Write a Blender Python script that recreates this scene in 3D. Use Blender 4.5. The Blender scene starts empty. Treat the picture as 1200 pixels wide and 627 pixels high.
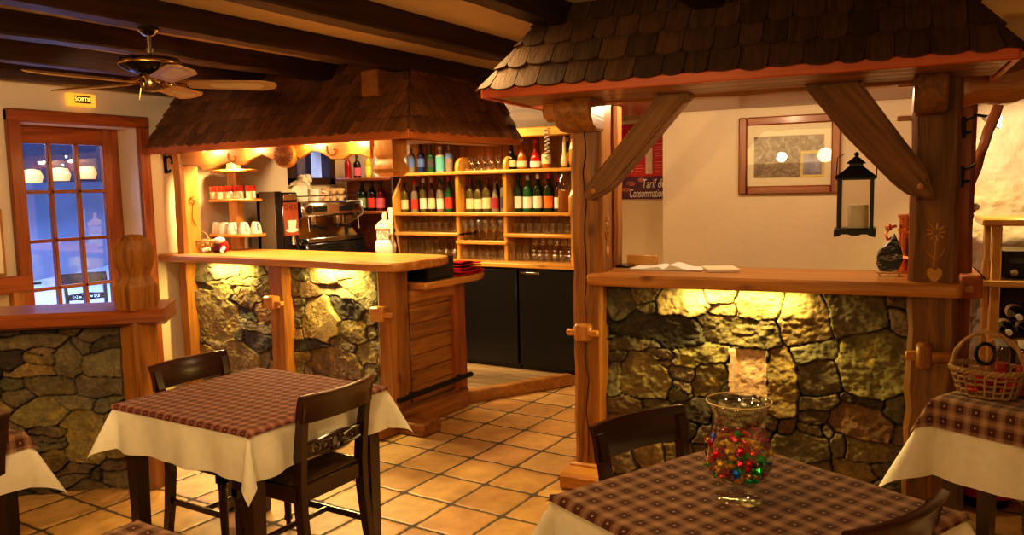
import bpy, bmesh, math, random
import numpy as np
from mathutils import Vector, Matrix, Euler
random.seed(7); np.random.seed(7)
PI = math.pi
COL = bpy.context.scene.collection
DK = 0.1157                      # the reception kiosk stands turned by this angle to the bar
TD = math.radians(-24)           # the tables on the right stand turned by this angle

# ------------------------------------------------------------------ mesh builder
def unit(v):
    v = Vector(v); return v.normalized()
class MB:
    def __init__(s): s.v = []; s.f = []; s.g = []; s.t = []
    def add(s, vs, fs, gr=None, tone=1.0):
        o = len(s.v); off = Vector((random.random()*7, random.random()*7, random.random()*7))
        for i, p in enumerate(vs):
            p = Vector(p); s.v.append(p); s.g.append((Vector(gr[i]) if gr else p) + off); s.t.append(tone)
        for f in fs: s.f.append([o+i for i in f])
        return s
    def bm(s, bm, axis=2, tone=1.0, M=None):
        bm.verts.index_update(); vs = [v.co.copy() for v in bm.verts]; fs = [[v.index for v in f.verts] for f in bm.faces]; bm.free()
        o = [axis, (axis+1) % 3, (axis+2) % 3]
        gr = [(v[o[0]], v[o[1]], v[o[2]]) for v in vs]
        if M is not None: vs = [M @ v for v in vs]
        return s.add(vs, fs, gr, tone)
    def box(s, a, b, bev=0.0, axis=None, tone=1.0, M=None, seg=1):
        a = Vector(a); b = Vector(b); d = b-a
        if axis is None: axis = max(range(3), key=lambda i: abs(d[i]))
        bm = bmesh.new(); bmesh.ops.create_cube(bm, size=1)
        for v in bm.verts: v.co = Vector(((v.co.x+.5)*d.x+a.x, (v.co.y+.5)*d.y+a.y, (v.co.z+.5)*d.z+a.z))
        if bev > 0: bmesh.ops.bevel(bm, geom=bm.edges[:], offset=min(bev, .45*min(abs(x) for x in d)), segments=seg, affect='EDGES', profile=.6)
        return s.bm(bm, axis, tone, M)
    def timber(s, p0, p1, w, h, side=(1, 0, 0), wob=.006, n=10, ch=.18, seed=None, tone=1.0):
        # hewn beam: chamfered section swept p0 -> p1 with slight waviness; w along 'side', h across
        p0 = Vector(p0); p1 = Vector(p1); d = (p1-p0).normalized(); L = (p1-p0).length
        sd = Vector(side); sd = (sd - d*sd.dot(d)).normalized(); up = d.cross(sd)
        c = min(w, h)*ch
        sec = [(-w/2+c, -h/2), (w/2-c, -h/2), (w/2, -h/2+c), (w/2, h/2-c), (w/2-c, h/2), (-w/2+c, h/2), (-w/2, h/2-c), (-w/2, -h/2+c)]
        vs = []; gr = []
        for i in range(n+1):
            t = i/n; k = wob
            dx, dy, sx = random.gauss(0, k*.5), random.gauss(0, k*.5), 1+random.gauss(0, k*1.5)
            for (x, y) in sec:
                X = x*sx+dx+random.gauss(0, k*.25); Y = y*sx+dy+random.gauss(0, k*.25)
                vs.append(p0+d*(L*t)+sd*X+up*Y); gr.append((L*t, x, y))
        fs = [[i*8+j, i*8+(j+1) % 8, (i+1)*8+(j+1) % 8, (i+1)*8+j] for i in range(n) for j in range(8)]
        fs += [list(range(7, -1, -1)), [n*8+j for j in range(8)]]
        return s.add(vs, fs, gr, tone)
    def tube(s, path, r, n=8, closed=False, tone=1.0, cap=True):
        P = [Vector(p) for p in path]; m = len(P); vs = []; gr = []; L = 0
        rr = r if isinstance(r, (list, tuple)) else [r]*m
        ref = None
        for i in range(m):
            if closed: t = P[(i+1) % m]-P[i-1]
            else: t = P[min(i+1, m-1)]-P[max(i-1, 0)]
            t.normalize()
            if ref is None:
                ref = Vector((0, 0, 1)) if abs(t.z) < .9 else Vector((1, 0, 0))
            a = (ref - t*ref.dot(t)).normalized(); b = t.cross(a); ref = a
            if i: L += (P[i]-P[i-1]).length
            for j in range(n):
                q = 2*PI*j/n; vs.append(P[i]+(a*math.cos(q)+b*math.sin(q))*rr[i]); gr.append((L, rr[i]*math.cos(q), rr[i]*math.sin(q)))
        k = m if closed else m-1
        fs = [[i*n+j, i*n+(j+1) % n, ((i+1) % m)*n+(j+1) % n, ((i+1) % m)*n+j] for i in range(k) for j in range(n)]
        if cap and not closed: fs += [list(range(n-1, -1, -1)), [(m-1)*n+j for j in range(n)]]
        return s.add(vs, fs, gr, tone)
    def lathe(s, prof, c=(0, 0, 0), n=24, tone=1.0, M=None, sq=False, a0=0, a1=2*PI):
        # prof: (radius, z) list; sq = four-sided section
        c = Vector(c); vs = []; gr = []
        if sq: n = 4
        full = abs(a1-a0-2*PI) < 1e-6; cols = n if full else n+1
        for r, z in prof:
            for j in range(cols):
                q = a0+(a1-a0)*j/n+(PI/4 if sq else 0); k = r*(math.sqrt(2) if sq else 1)
                p = Vector((k*math.cos(q), k*math.sin(q), z)); gr.append((z, p.x, p.y))
                if M is not None: p = M @ p
                vs.append(c+p)
        m = len(prof)
        fs = [[i*cols+j, i*cols+(j+1) % cols, (i+1)*cols+(j+1) % cols, (i+1)*cols+j] for i in range(m-1) for j in range(n)]
        if prof[0][0] > 1e-5 and full: fs.append([j for j in range(n-1, -1, -1)])
        if prof[-1][0] > 1e-5 and full: fs.append([(m-1)*n+j for j in range(n)])
        return s.add(vs, fs, gr, tone)
    def prism(s, poly, ext, f=lambda x, y: (x, 0, y), bev=0, axis=0, tone=1.0, M=None):
        # poly: 2-D outline, f lifts it to 3-D, ext is the thickness vector
        bm = bmesh.new(); e = Vector(ext)
        lo = [bm.verts.new(f(*p)) for p in poly]; fc = bm.faces.new(lo)
        r = bmesh.ops.extrude_face_region(bm, geom=[fc])
        bmesh.ops.translate(bm, vec=e, verts=[v for v in r['geom'] if isinstance(v, bmesh.types.BMVert)])
        bmesh.ops.recalc_face_normals(bm, faces=bm.faces[:])
        if bev: bmesh.ops.bevel(bm, geom=bm.edges[:], offset=bev, segments=1, affect='EDGES')
        return s.bm(bm, axis, tone, M)
    def grid(s, rows, closed=False, tone=1.0):
        n = len(rows); m = len(rows[0]); vs = [p for r in rows for p in r]
        fs = [[i*m+j, i*m+(j+1) % m, (i+1)*m+(j+1) % m, (i+1)*m+j] for i in range(n-1) for j in range(m if closed else m-1)]
        return s.add(vs, fs, None, tone)
    def blob(s, c, r, sub=1, jit=.15, sc=(1, 1, 1), tone=1.0):
        bm = bmesh.new(); bmesh.ops.create_icosphere(bm, subdivisions=sub, radius=r)
        for v in bm.verts: v.co = Vector((v.co.x*sc[0], v.co.y*sc[1], v.co.z*sc[2]))*(1+random.uniform(-jit, jit)) + Vector(c)
        return s.bm(bm, 2, tone)
    def xf(s, M):
        s.v = [M @ p for p in s.v]; return s

ROOT = {}        # root name -> frame coordinates of its base
def mesh_of(name, mb, off, smooth=True, ang=38):
    me = bpy.data.meshes.new(name)
    me.from_pydata([tuple(p-off) for p in mb.v], [], mb.f); me.update()
    bm = bmesh.new(); bm.from_mesh(me); bmesh.ops.recalc_face_normals(bm, faces=bm.faces[:]); bm.to_mesh(me); bm.free()
    a = me.attributes.new('gr', 'FLOAT_VECTOR', 'POINT'); a.data.foreach_set('vector', [c for p in mb.g for c in p])
    t = me.attributes.new('tone', 'FLOAT', 'POINT'); t.data.foreach_set('value', mb.t)
    if smooth:
        me.polygons.foreach_set('use_smooth', [True]*len(me.polygons)); me.set_sharp_from_angle(angle=math.radians(ang))
    return me
def tag(o, label, cat, group=None):
    o['label'] = label; o['category'] = cat
    if group: o['group'] = group
    return o
def R3(rz): return Matrix.Rotation(rz, 3, 'Z')
def thing(name, label, cat, loc, rz=0, group=None):
    o = bpy.data.objects.new(name, None); COL.objects.link(o); o.empty_display_size = .1
    loc = Vector(loc); ROOT[o.name] = loc; o.location = R3(rz) @ loc; o.rotation_euler = (0, 0, rz)
    return tag(o, label, cat, group)
def obj(name, mb, mat, parent, smooth=True, ang=38):
    off = ROOT.get(parent.name)
    if off is None: off = Vector()
    me = mesh_of(name, mb, off, smooth, ang); me.materials.append(mat)
    o = bpy.data.objects.new(name, me); COL.objects.link(o); o.parent = parent
    ROOT[o.name] = off
    return o
def solo(name, mb, mat, label, cat, rz=0, group=None, smooth=True, ang=38):
    xs = [p.x for p in mb.v]; ys = [p.y for p in mb.v]; zs = [p.z for p in mb.v]
    off = Vector(((min(xs)+max(xs))/2, (min(ys)+max(ys))/2, min(zs)))
    me = mesh_of(name, mb, off, smooth, ang); me.materials.append(mat)
    o = bpy.data.objects.new(name, me); COL.objects.link(o); ROOT[o.name] = off
    o.location = R3(rz) @ off; o.rotation_euler = (0, 0, rz)
    return tag(o, label, cat, group)
def struct(name, mb, mat, parent=None, rz=0, smooth=True, ang=38):
    if parent is not None: return obj(name, mb, mat, parent, smooth, ang)
    o = solo(name, mb, mat, '', '', rz, None, smooth, ang)
    del o['label']; del o['category']; o['kind'] = 'structure'
    return o
def dup(root, loc, rz=None, label=None, group=None):
    r = root.copy(); COL.objects.link(r); r.location = loc
    if rz is not None: r.rotation_euler = (0, 0, rz)
    if label: r['label'] = label
    if group: r['group'] = group
    for ch in list(root.children):
        c = ch.copy(); COL.objects.link(c); c.parent = r
        for g in ch.children:
            d = g.copy(); COL.objects.link(d); d.parent = c
    return r
def text_mb(txt, size, f, depth=.002, shear=0, align='CENTER', sx=1.0):
    cu = bpy.data.curves.new('lettering', 'FONT'); cu.body = txt; cu.size = size; cu.align_x = align; cu.align_y = 'CENTER'; cu.shear = shear; cu.extrude = depth
    o = bpy.data.objects.new('lettering', cu); COL.objects.link(o)
    dg = bpy.context.evaluated_depsgraph_get(); me = bpy.data.meshes.new_from_object(o.evaluated_get(dg))
    mb = MB(); mb.add([f(v.co.x*sx, v.co.y, v.co.z) for v in me.vertices], [list(p.vertices) for p in me.polygons])
    bpy.data.objects.remove(o); bpy.data.meshes.remove(me); bpy.data.curves.remove(cu)
    return mb

# ------------------------------------------------------------------ materials
def newmat(name):
    m = bpy.data.materials.new(name); m.use_nodes = True
    nt = m.node_tree; b = nt.nodes['Principled BSDF']
    return m, nt, b
def N(nt, t, **k):
    n = nt.nodes.new(t)
    for a, v in k.items():
        if hasattr(n, a): setattr(n, a, v)
        else: n.inputs[a.replace('_', ' ')].default_value = v
    return n
def c4(c): return (c[0], c[1], c[2], 1)
def ramp(nt, stops):
    r = nt.nodes.new('ShaderNodeValToRGB'); e = r.color_ramp.elements
    while len(e) < len(stops): e.new(.5)
    for i, (p, c) in enumerate(stops): e[i].position = p; e[i].color = c4(c)
    return r
def plain(name, col, rough=.5, metal=0, emit=0, spec=.5, var=.12, scale=30, ecol=None, coat=0):
    m, nt, b = newmat(name); L = nt.links
    tc = N(nt, 'ShaderNodeTexCoord'); n = N(nt, 'ShaderNodeTexNoise', Scale=scale, Detail=3)
    L.new(tc.outputs['Object'], n.inputs['Vector'])
    r = ramp(nt, [(.3, [x*(1-var) for x in col]), (.7, [min(1, x*(1+var)) for x in col])])
    L.new(n.outputs['Fac'], r.inputs['Fac']); L.new(r.outputs['Color'], b.inputs['Base Color'])
    b.inputs['Roughness'].default_value = rough; b.inputs['Metallic'].default_value = metal; b.inputs['Specular IOR Level'].default_value = spec
    b.inputs['Coat Weight'].default_value = coat
    if emit: b.inputs['Emission Color'].default_value = c4(ecol or col); b.inputs['Emission Strength'].default_value = emit
    return m
def wood(name, dark, light, rough=.45, freq=16, along=1.1, bump=.25, contrast=(.3, .72), coat=0, knots=True):
    m, nt, b = newmat(name); L = nt.links
    at = N(nt, 'ShaderNodeAttribute', attribute_name='gr'); mp = N(nt, 'ShaderNodeMapping'); mp.inputs['Scale'].default_value = (along, freq, freq)
    L.new(at.outputs['Vector'], mp.inputs['Vector'])
    n1 = N(nt, 'ShaderNodeTexNoise', Scale=1.0, Detail=5, Roughness=.6, Distortion=1.2); L.new(mp.outputs['Vector'], n1.inputs['Vector'])
    m2 = N(nt, 'ShaderNodeMapping'); m2.inputs['Scale'].default_value = (along*3, freq*9, freq*9); L.new(at.outputs['Vector'], m2.inputs['Vector'])
    n2 = N(nt, 'ShaderNodeTexNoise', Scale=1.0, Detail=3); L.new(m2.outputs['Vector'], n2.inputs['Vector'])
    mx = N(nt, 'ShaderNodeMath', operation='MULTIPLY_ADD'); L.new(n2.outputs['Fac'], mx.inputs[0]); mx.inputs[1].default_value = .35; L.new(n1.outputs['Fac'], mx.inputs[2])
    sb = N(nt, 'ShaderNodeMath', operation='SUBTRACT'); L.new(mx.outputs[0], sb.inputs[0]); sb.inputs[1].default_value = .175
    mid = [(a+c)/2 for a, c in zip(dark, light)]
    r = ramp(nt, [(contrast[0], dark), (.5, mid), (contrast[1], light)]); L.new(sb.outputs[0], r.inputs['Fac'])
    col = r.outputs['Color']
    if knots:
        v = N(nt, 'ShaderNodeTexVoronoi', Scale=1.0); m3 = N(nt, 'ShaderNodeMapping'); m3.inputs['Scale'].default_value = (2.3, 5, 5); L.new(at.outputs['Vector'], m3.inputs['Vector']); L.new(m3.outputs['Vector'], v.inputs['Vector'])
        kr = ramp(nt, [(.03, (.28, .2, .15)), (.13, (1, 1, 1))]); L.new(v.outputs['Distance'], kr.inputs['Fac'])
        mu = N(nt, 'ShaderNodeMix', data_type='RGBA', blend_type='MULTIPLY'); mu.inputs[0].default_value = .8; L.new(col, mu.inputs[6]); L.new(kr.outputs['Color'], mu.inputs[7]); col = mu.outputs[2]
    tn = N(nt, 'ShaderNodeAttribute', attribute_name='tone'); mt = N(nt, 'ShaderNodeMix', data_type='RGBA', blend_type='MULTIPLY'); mt.inputs[0].default_value = 1
    L.new(col, mt.inputs[6]); L.new(tn.outputs['Fac'], mt.inputs[7]); L.new(mt.outputs[2], b.inputs['Base Color'])
    bp = N(nt, 'ShaderNodeBump', Strength=bump, Distance=.01); L.new(sb.outputs[0], bp.inputs['Height']); L.new(bp.outputs['Normal'], b.inputs['Normal'])
    b.inputs['Roughness'].default_value = rough; b.inputs['Coat Weight'].default_value = coat; b.inputs['Coat Roughness'].default_value = .2
    return m
def plaster(name, col, bump=.3, scale=6):
    m, nt, b = newmat(name); L = nt.links
    tc = N(nt, 'ShaderNodeTexCoord'); n = N(nt, 'ShaderNodeTexNoise', Scale=scale, Detail=6, Roughness=.55); L.new(tc.outputs['Object'], n.inputs['Vector'])
    n2 = N(nt, 'ShaderNodeTexNoise', Scale=1.3, Detail=3); L.new(tc.outputs['Object'], n2.inputs['Vector'])
    r = ramp(nt, [(.3, [x*.86 for x in col]), (.7, col)]); L.new(n2.outputs['Fac'], r.inputs['Fac']); L.new(r.outputs['Color'], b.inputs['Base Color'])
    bp = N(nt, 'ShaderNodeBump', Strength=bump, Distance=.05); L.new(n.outputs['Fac'], bp.inputs['Height']); L.new(bp.outputs['Normal'], b.inputs['Normal'])
    b.inputs['Roughness'].default_value = .9; b.inputs['Specular IOR Level'].default_value = .2
    return m
def thin_glass(name, tint=(1, 1, 1), refl=.08, rough=.02, edge=.75):
    m = bpy.data.materials.new(name); m.use_nodes = True; nt = m.node_tree; L = nt.links
    nt.nodes.remove(nt.nodes['Principled BSDF']); out = nt.nodes['Material Output']
    t = N(nt, 'ShaderNodeBsdfTransparent'); t.inputs['Color'].default_value = c4(tint)
    g = N(nt, 'ShaderNodeBsdfGlossy', Roughness=rough); lw = N(nt, 'ShaderNodeLayerWeight', Blend=.35)
    mr = N(nt, 'ShaderNodeMapRange'); mr.inputs['To Min'].default_value = refl; mr.inputs['To Max'].default_value = edge; L.new(lw.outputs['Facing'], mr.inputs['Value'])
    mx = N(nt, 'ShaderNodeMixShader'); L.new(mr.outputs[0], mx.inputs[0]); L.new(t.outputs[0], mx.inputs[1]); L.new(g.outputs[0], mx.inputs[2]); L.new(mx.outputs[0], out.inputs['Surface'])
    return m
def stone_mat(name):
    m, nt, b = newmat(name); L = nt.links
    at = N(nt, 'ShaderNodeAttribute', attribute_name='Col'); tc = N(nt, 'ShaderNodeTexCoord')
    n = N(nt, 'ShaderNodeTexNoise', Scale=22, Detail=8, Roughness=.7, Distortion=.6); L.new(tc.outputs['Object'], n.inputs['Vector'])
    r = ramp(nt, [(.28, (.45, .43, .4)), (.5, (.95, .93, .9)), (.72, (1.5, 1.45, 1.3))]); L.new(n.outputs['Fac'], r.inputs['Fac'])
    mu = N(nt, 'ShaderNodeMix', data_type='RGBA', blend_type='MULTIPLY'); mu.inputs[0].default_value = .9; L.new(at.outputs['Color'], mu.inputs[6]); L.new(r.outputs['Color'], mu.inputs[7])
    n2 = N(nt, 'ShaderNodeTexNoise', Scale=9, Detail=6, Roughness=.75); L.new(tc.outputs['Object'], n2.inputs['Vector'])
    r2 = ramp(nt, [(.53, (0, 0, 0)), (.66, (.75, .75, .75))]); L.new(n2.outputs['Fac'], r2.inputs['Fac'])
    al = N(nt, 'ShaderNodeMath', operation='MULTIPLY'); L.new(r2.outputs['Color'], al.inputs[0]); L.new(at.outputs['Alpha'], al.inputs[1])
    mx = N(nt, 'ShaderNodeMix', data_type='RGBA'); L.new(al.outputs[0], mx.inputs[0]); L.new(mu.outputs[2], mx.inputs[6]); mx.inputs[7].default_value = (.42, .3, .06, 1)
    L.new(mx.outputs[2], b.inputs['Base Color'])
    n3 = N(nt, 'ShaderNodeTexNoise', Scale=60, Detail=6, Roughness=.7); L.new(tc.outputs['Object'], n3.inputs['Vector'])
    bp = N(nt, 'ShaderNodeBump', Strength=.8, Distance=.014); L.new(n3.outputs['Fac'], bp.inputs['Height']); L.new(bp.outputs['Normal'], b.inputs['Normal'])
    b.inputs['Roughness'].default_value = .8; b.inputs['Specular IOR Level'].default_value = .3
    return m
def tile_mat():
    m, nt, b = newmat('terracotta_tiles'); L = nt.links
    S = .327; A = 57.68-58.5
    tc = N(nt, 'ShaderNodeTexCoord'); mp = N(nt, 'ShaderNodeMapping'); L.new(tc.outputs['Object'], mp.inputs['Vector'])
    mp.inputs['Rotation'].default_value = (0, 0, TILE_ROT); mp.inputs['Location'].default_value = TILE_LOC; mp.inputs['Scale'].default_value = (1/S, 1/S, 1)
    nz = N(nt, 'ShaderNodeTexNoise', Scale=2.2, Detail=2); L.new(mp.outputs['Vector'], nz.inputs['Vector'])
    nz2 = N(nt, 'ShaderNodeTexNoise', Scale=9, Detail=2); L.new(mp.outputs['Vector'], nz2.inputs['Vector'])
    def vm(op, a, bb):
        n = N(nt, 'ShaderNodeVectorMath', operation=op)
        for i, x in enumerate((a, bb)):
            if isinstance(x, tuple): n.inputs[i].default_value = x
            else: L.new(x, n.inputs[i])
        return n.outputs['Vector']
    d = vm('MULTIPLY', vm('SUBTRACT', nz.outputs['Color'], (.5, .5, .5)), (.07, .07, 0))
    d2 = vm('MULTIPLY', vm('SUBTRACT', nz2.outputs['Color'], (.5, .5, .5)), (.045, .045, 0))
    p = vm('ADD', vm('ADD', mp.outputs['Vector'], d), d2)
    cell = vm('FLOOR', p, (0, 0, 0)); fr = vm('SUBTRACT', p, cell)
    q = vm('SUBTRACT', fr, (.5, .5, 0)); ab = vm('ABSOLUTE', q, (0, 0, 0))
    sp = N(nt, 'ShaderNodeSeparateXYZ'); L.new(ab, sp.inputs[0])
    # rounded-square distance so the grout widens where four corners meet
    pw = []
    for o in (sp.outputs[0], sp.outputs[1]):
        e = N(nt, 'ShaderNodeMath', operation='POWER'); L.new(o, e.inputs[0]); e.inputs[1].default_value = 14; pw.append(e)
    ad = N(nt, 'ShaderNodeMath', operation='ADD'); L.new(pw[0].outputs[0], ad.inputs[0]); L.new(pw[1].outputs[0], ad.inputs[1])
    rt = N(nt, 'ShaderNodeMath', operation='POWER'); L.new(ad.outputs[0], rt.inputs[0]); rt.inputs[1].default_value = 1/14
    gm = ramp(nt, [(.462, (1, 1, 1)), (.482, (0, 0, 0))]); L.new(rt.outputs[0], gm.inputs['Fac'])
    wn = N(nt, 'ShaderNodeTexWhiteNoise', noise_dimensions='3D'); L.new(cell, wn.inputs['Vector'])
    tr = ramp(nt, [(0, (.44, .25, .090)), (.35, (.55, .335, .125)), (.7, (.62, .41, .165)), (1, (.54, .29, .12))]); L.new(wn.outputs['Value'], tr.inputs['Fac'])
    n4 = N(nt, 'ShaderNodeTexNoise', Scale=7, Detail=8, Roughness=.65); L.new(tc.outputs['Object'], n4.inputs['Vector'])
    r4 = ramp(nt, [(.3, (.72, .66, .6)), (.6, (1.08, 1.06, 1.0)), (.8, (1.25, 1.22, 1.15))]); L.new(n4.outputs['Fac'], r4.inputs['Fac'])
    mu = N(nt, 'ShaderNodeMix', data_type='RGBA', blend_type='MULTIPLY'); mu.inputs[0].default_value = 1; L.new(tr.outputs['Color'], mu.inputs[6]); L.new(r4.outputs['Color'], mu.inputs[7])
    mx = N(nt, 'ShaderNodeMix', data_type='RGBA'); L.new(gm.outputs['Color'], mx.inputs[0]); mx.inputs[6].default_value = (.085, .06, .035, 1); L.new(mu.outputs[2], mx.inputs[7])
    L.new(mx.outputs[2], b.inputs['Base Color'])
    gh = ramp(nt, [(.43, (1, 1, 1)), (.485, (0, 0, 0))]); L.new(rt.outputs[0], gh.inputs['Fac'])
    hs = N(nt, 'ShaderNodeMath', operation='MULTIPLY_ADD'); L.new(n4.outputs['Fac'], hs.inputs[0]); hs.inputs[1].default_value = .5; L.new(gh.outputs['Color'], hs.inputs[2])
    bp = N(nt, 'ShaderNodeBump', Strength=.5, Distance=.008); L.new(hs.outputs[0], bp.inputs['Height']); L.new(bp.outputs['Normal'], b.inputs['Normal'])
    rr = ramp(nt, [(0, (.85, .85, .85)), (1, (.42, .42, .42))]); L.new(gm.outputs['Color'], rr.inputs['Fac']); L.new(rr.outputs['Color'], b.inputs['Roughness'])
    return m
def plaid_mat(name, dark, light, period=.065):
    m, nt, b = newmat(name); L = nt.links
    at = N(nt, 'ShaderNodeAttribute', attribute_name='gr'); sp = N(nt, 'ShaderNodeSeparateXYZ'); L.new(at.outputs['Vector'], sp.inputs[0])
    S = []; D = []
    for o in (sp.outputs[0], sp.outputs[1]):
        a = N(nt, 'ShaderNodeMath', operation='MULTIPLY'); L.new(o, a.inputs[0]); a.inputs[1].default_value = 1/period
        f = N(nt, 'ShaderNodeMath', operation='FRACT'); L.new(a.outputs[0], f.inputs[0])
        r = ramp(nt, [(0, (.8, .8, .8)), (.09, (.8, .8, .8)), (.14, (.4, .4, .4)), (.21, (.62, .62, .62)), (.28, (.04, .04, .04)), (.73, (.04, .04, .04)), (.79, (.62, .62, .62)), (.86, (.4, .4, .4)), (.93, (.8, .8, .8))])
        L.new(f.outputs[0], r.inputs['Fac']); S.append(r)
        dd = ramp(nt, [(.44, (0, 0, 0)), (.48, (1, 1, 1)), (.54, (1, 1, 1)), (.58, (0, 0, 0))]); L.new(f.outputs[0], dd.inputs['Fac']); D.append(dd)
    ad = N(nt, 'ShaderNodeMath', operation='ADD'); L.new(S[0].outputs['Color'], ad.inputs[0]); L.new(S[1].outputs['Color'], ad.inputs[1])
    hf = N(nt, 'ShaderNodeMath', operation='MULTIPLY'); L.new(ad.outputs[0], hf.inputs[0]); hf.inputs[1].default_value = .5
    ds = N(nt, 'ShaderNodeMath', operation='MULTIPLY'); L.new(D[0].outputs['Color'], ds.inputs[0]); L.new(D[1].outputs['Color'], ds.inputs[1])
    mm = N(nt, 'ShaderNodeMath', operation='MAXIMUM'); L.new(hf.outputs[0], mm.inputs[0]); L.new(ds.outputs[0], mm.inputs[1])
    mx = N(nt, 'ShaderNodeMix', data_type='RGBA'); L.new(mm.outputs[0], mx.inputs[0]); mx.inputs[6].default_value = c4(dark); mx.inputs[7].default_value = c4(light)
    n = N(nt, 'ShaderNodeTexNoise', Scale=900, Detail=1); L.new(at.outputs['Vector'], n.inputs['Vector'])
    L.new(mx.outputs[2], b.inputs['Base Color'])
    bp = N(nt, 'ShaderNodeBump', Strength=.2, Distance=.002); L.new(n.outputs['Fac'], bp.inputs['Height']); L.new(bp.outputs['Normal'], b.inputs['Normal'])
    b.inputs['Roughness'].default_value = .85; b.inputs['Sheen Weight'].default_value = .1; b.inputs['Specular IOR Level'].default_value = .2
    return m

TILE_ROT = 0.0; TILE_LOC = (0, 0, 0)
TILE_ANG = 89.175; TILE_O = (-3.125, 3.694)
M = {}
M['larch'] = wood('larch_timber', (.15, .050, .008), (.42, .175, .030), rough=.42, freq=13, coat=.15)
M['larch_pale'] = wood('pale_larch', (.36, .135, .022), (.62, .29, .068), rough=.4, freq=10, coat=.2)
M['larch_red'] = wood('red_stained_larch', (.15, .032, .007), (.35, .098, .020), rough=.35, freq=14, coat=.3)
M['old'] = wood('weathered_oak', (.10, .040, .009), (.30, .135, .033), rough=.6, freq=15, bump=.5)
M['beam'] = wood('dark_stained_beam', (.010, .0035, .0018), (.055, .018, .007), rough=.5, freq=16, bump=.35)
M['shingle'] = wood('shingle_wood', (.042, .019, .007), (.105, .048, .017), rough=.75, freq=40, along=4, bump=.5, knots=False)  # darkened copy, offsets the lights close to the kiosk roof
M['shingle_bar'] = wood('shingle_wood_lit', (.10, .038, .011), (.26, .105, .032), rough=.75, freq=40, along=4, bump=.5, knots=False)  # lightened copy, brighter light on the bar roof put into its colour
M['fascia'] = wood('fascia_larch', (.34, .085, .013), (.58, .175, .030), rough=.45, freq=10)
M['fascia_red'] = wood('red_fascia', (.40, .065, .010), (.60, .125, .022), rough=.45, freq=10)
M['pine'] = wood('varnished_pine', (.42, .19, .034), (.66, .36, .085), rough=.32, freq=12, coat=.3)
M['pine_panel'] = wood('pine_panelling', (.26, .105, .018), (.46, .21, .042), rough=.45, freq=14)
M['mahogany'] = wood('mahogany_lacquer', (.015, .0045, .002), (.050, .014, .0055), rough=.26, freq=18, bump=.06, coat=.5, knots=False)
M['plank'] = wood('platform_planks', (.20, .13, .06), (.36, .25, .13), rough=.55, freq=9)
M['plaster'] = plaster('cream_plaster', (.76, .62, .44), .25, 5)
M['plaster_rough'] = plaster('rough_plaster', (.76, .62, .47), .7, 7)
M['ceil'] = plaster('ceiling_plaster', (.72, .56, .32), .12, 4)
M['stone'] = stone_mat('lichen_stone')
M['white'] = plain('white_ceramic', (.82, .78, .70), .25, var=.03)
M['linen'] = plain('white_linen', (.80, .76, .66), .9, spec=.1, var=.04)
M['black'] = plain('black_lacquer', (.012, .011, .012), .22, var=.2)
M['fridge'] = plain('black_fridge_door', (.010, .010, .012), .3, var=.1)
M['iron'] = plain('black_iron', (.02, .018, .016), .5, metal=.6)
M['steel'] = plain('brushed_steel', (.62, .58, .52), .22, metal=1, var=.06)
M['brass'] = plain('aged_brass', (.55, .36, .12), .25, metal=1)
M['copper'] = plain('polished_copper', (.75, .28, .10), .25, metal=1)
M['gold'] = plain('gold_foil_ring', (.95, .78, .40), .25, metal=.3)
M['red'] = plain('red_cloth', (.42, .02, .015), .85, spec=.1)
M['redgloss'] = plain('red_enamel', (.5, .015, .01), .35)
M['glass'] = thin_glass('clear_glass', (.985, .985, .97), .08, .02, .62)
M['pane'] = thin_glass('window_pane', (.96, .98, 1), .06)
M['wicker'] = wood('wicker_cane', (.22, .12, .05), (.50, .32, .15), rough=.6, freq=60, knots=False)
M['rush'] = wood('rush_seat', (.10, .05, .015), (.27, .16, .06), rough=.7, freq=70, bump=.6, knots=False)
M['cane'] = wood('woven_cane', (.55, .42, .24), (.80, .68, .46), rough=.6, freq=90, knots=False)
M['blade'] = wood('oak_fan_blade', (.40, .22, .09), (.62, .40, .18), rough=.4, freq=14, knots=False)
M['plaid'] = plaid_mat('burgundy_plaid', (.085, .012, .010), (.48, .25, .19), .052)
M['plaid_dark'] = plaid_mat('brown_plaid', (.062, .014, .009), (.50, .31, .20))
M['paper'] = plain('white_paper', (.85, .83, .78), .8, spec=.1, var=.02)
M['card'] = plain('cream_card', (.80, .70, .50), .8, spec=.1, var=.03)
M['wax'] = plain('candle_wax', (.85, .80, .62), .5, var=.03)
M['snow'] = plain('trodden_snow', (.72, .78, .86), .8, var=.1, scale=3)
M['facade'] = plain('dusk_facade', (.30, .34, .42), .9, var=.1, scale=2)
M['night'] = plain('dark_eaves', (.03, .03, .05), .9)
M['reflection_glow'] = plain('warm_reflection', (1, .45, .12), .5, emit=.95, ecol=(1, .40, .10))  # glow that stands in for lamp reflections in the door panes
M['starlight'] = plain('blue_fairy_light', (.5, .8, 1), .5, emit=4, ecol=(.45, .8, 1))
M['grey'] = plain('grey_brown_metal', (.20, .165, .13), .55)
M['sack'] = plain('undyed_sackcloth', (.62, .55, .42), .95, spec=.1, var=.15)
NICHE = (-.625, .687, .095, .125)
FAN_PH = 51
EXPO = 0.0
ENERGY = dict(under=15, under_k=14, val=5, can=100, shelf=26, barroom=34, kroom=13, spot=17, sdown=26, room=16, down=14, front=8, dusk=1700, up=110, ent=75, door=42)
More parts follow.
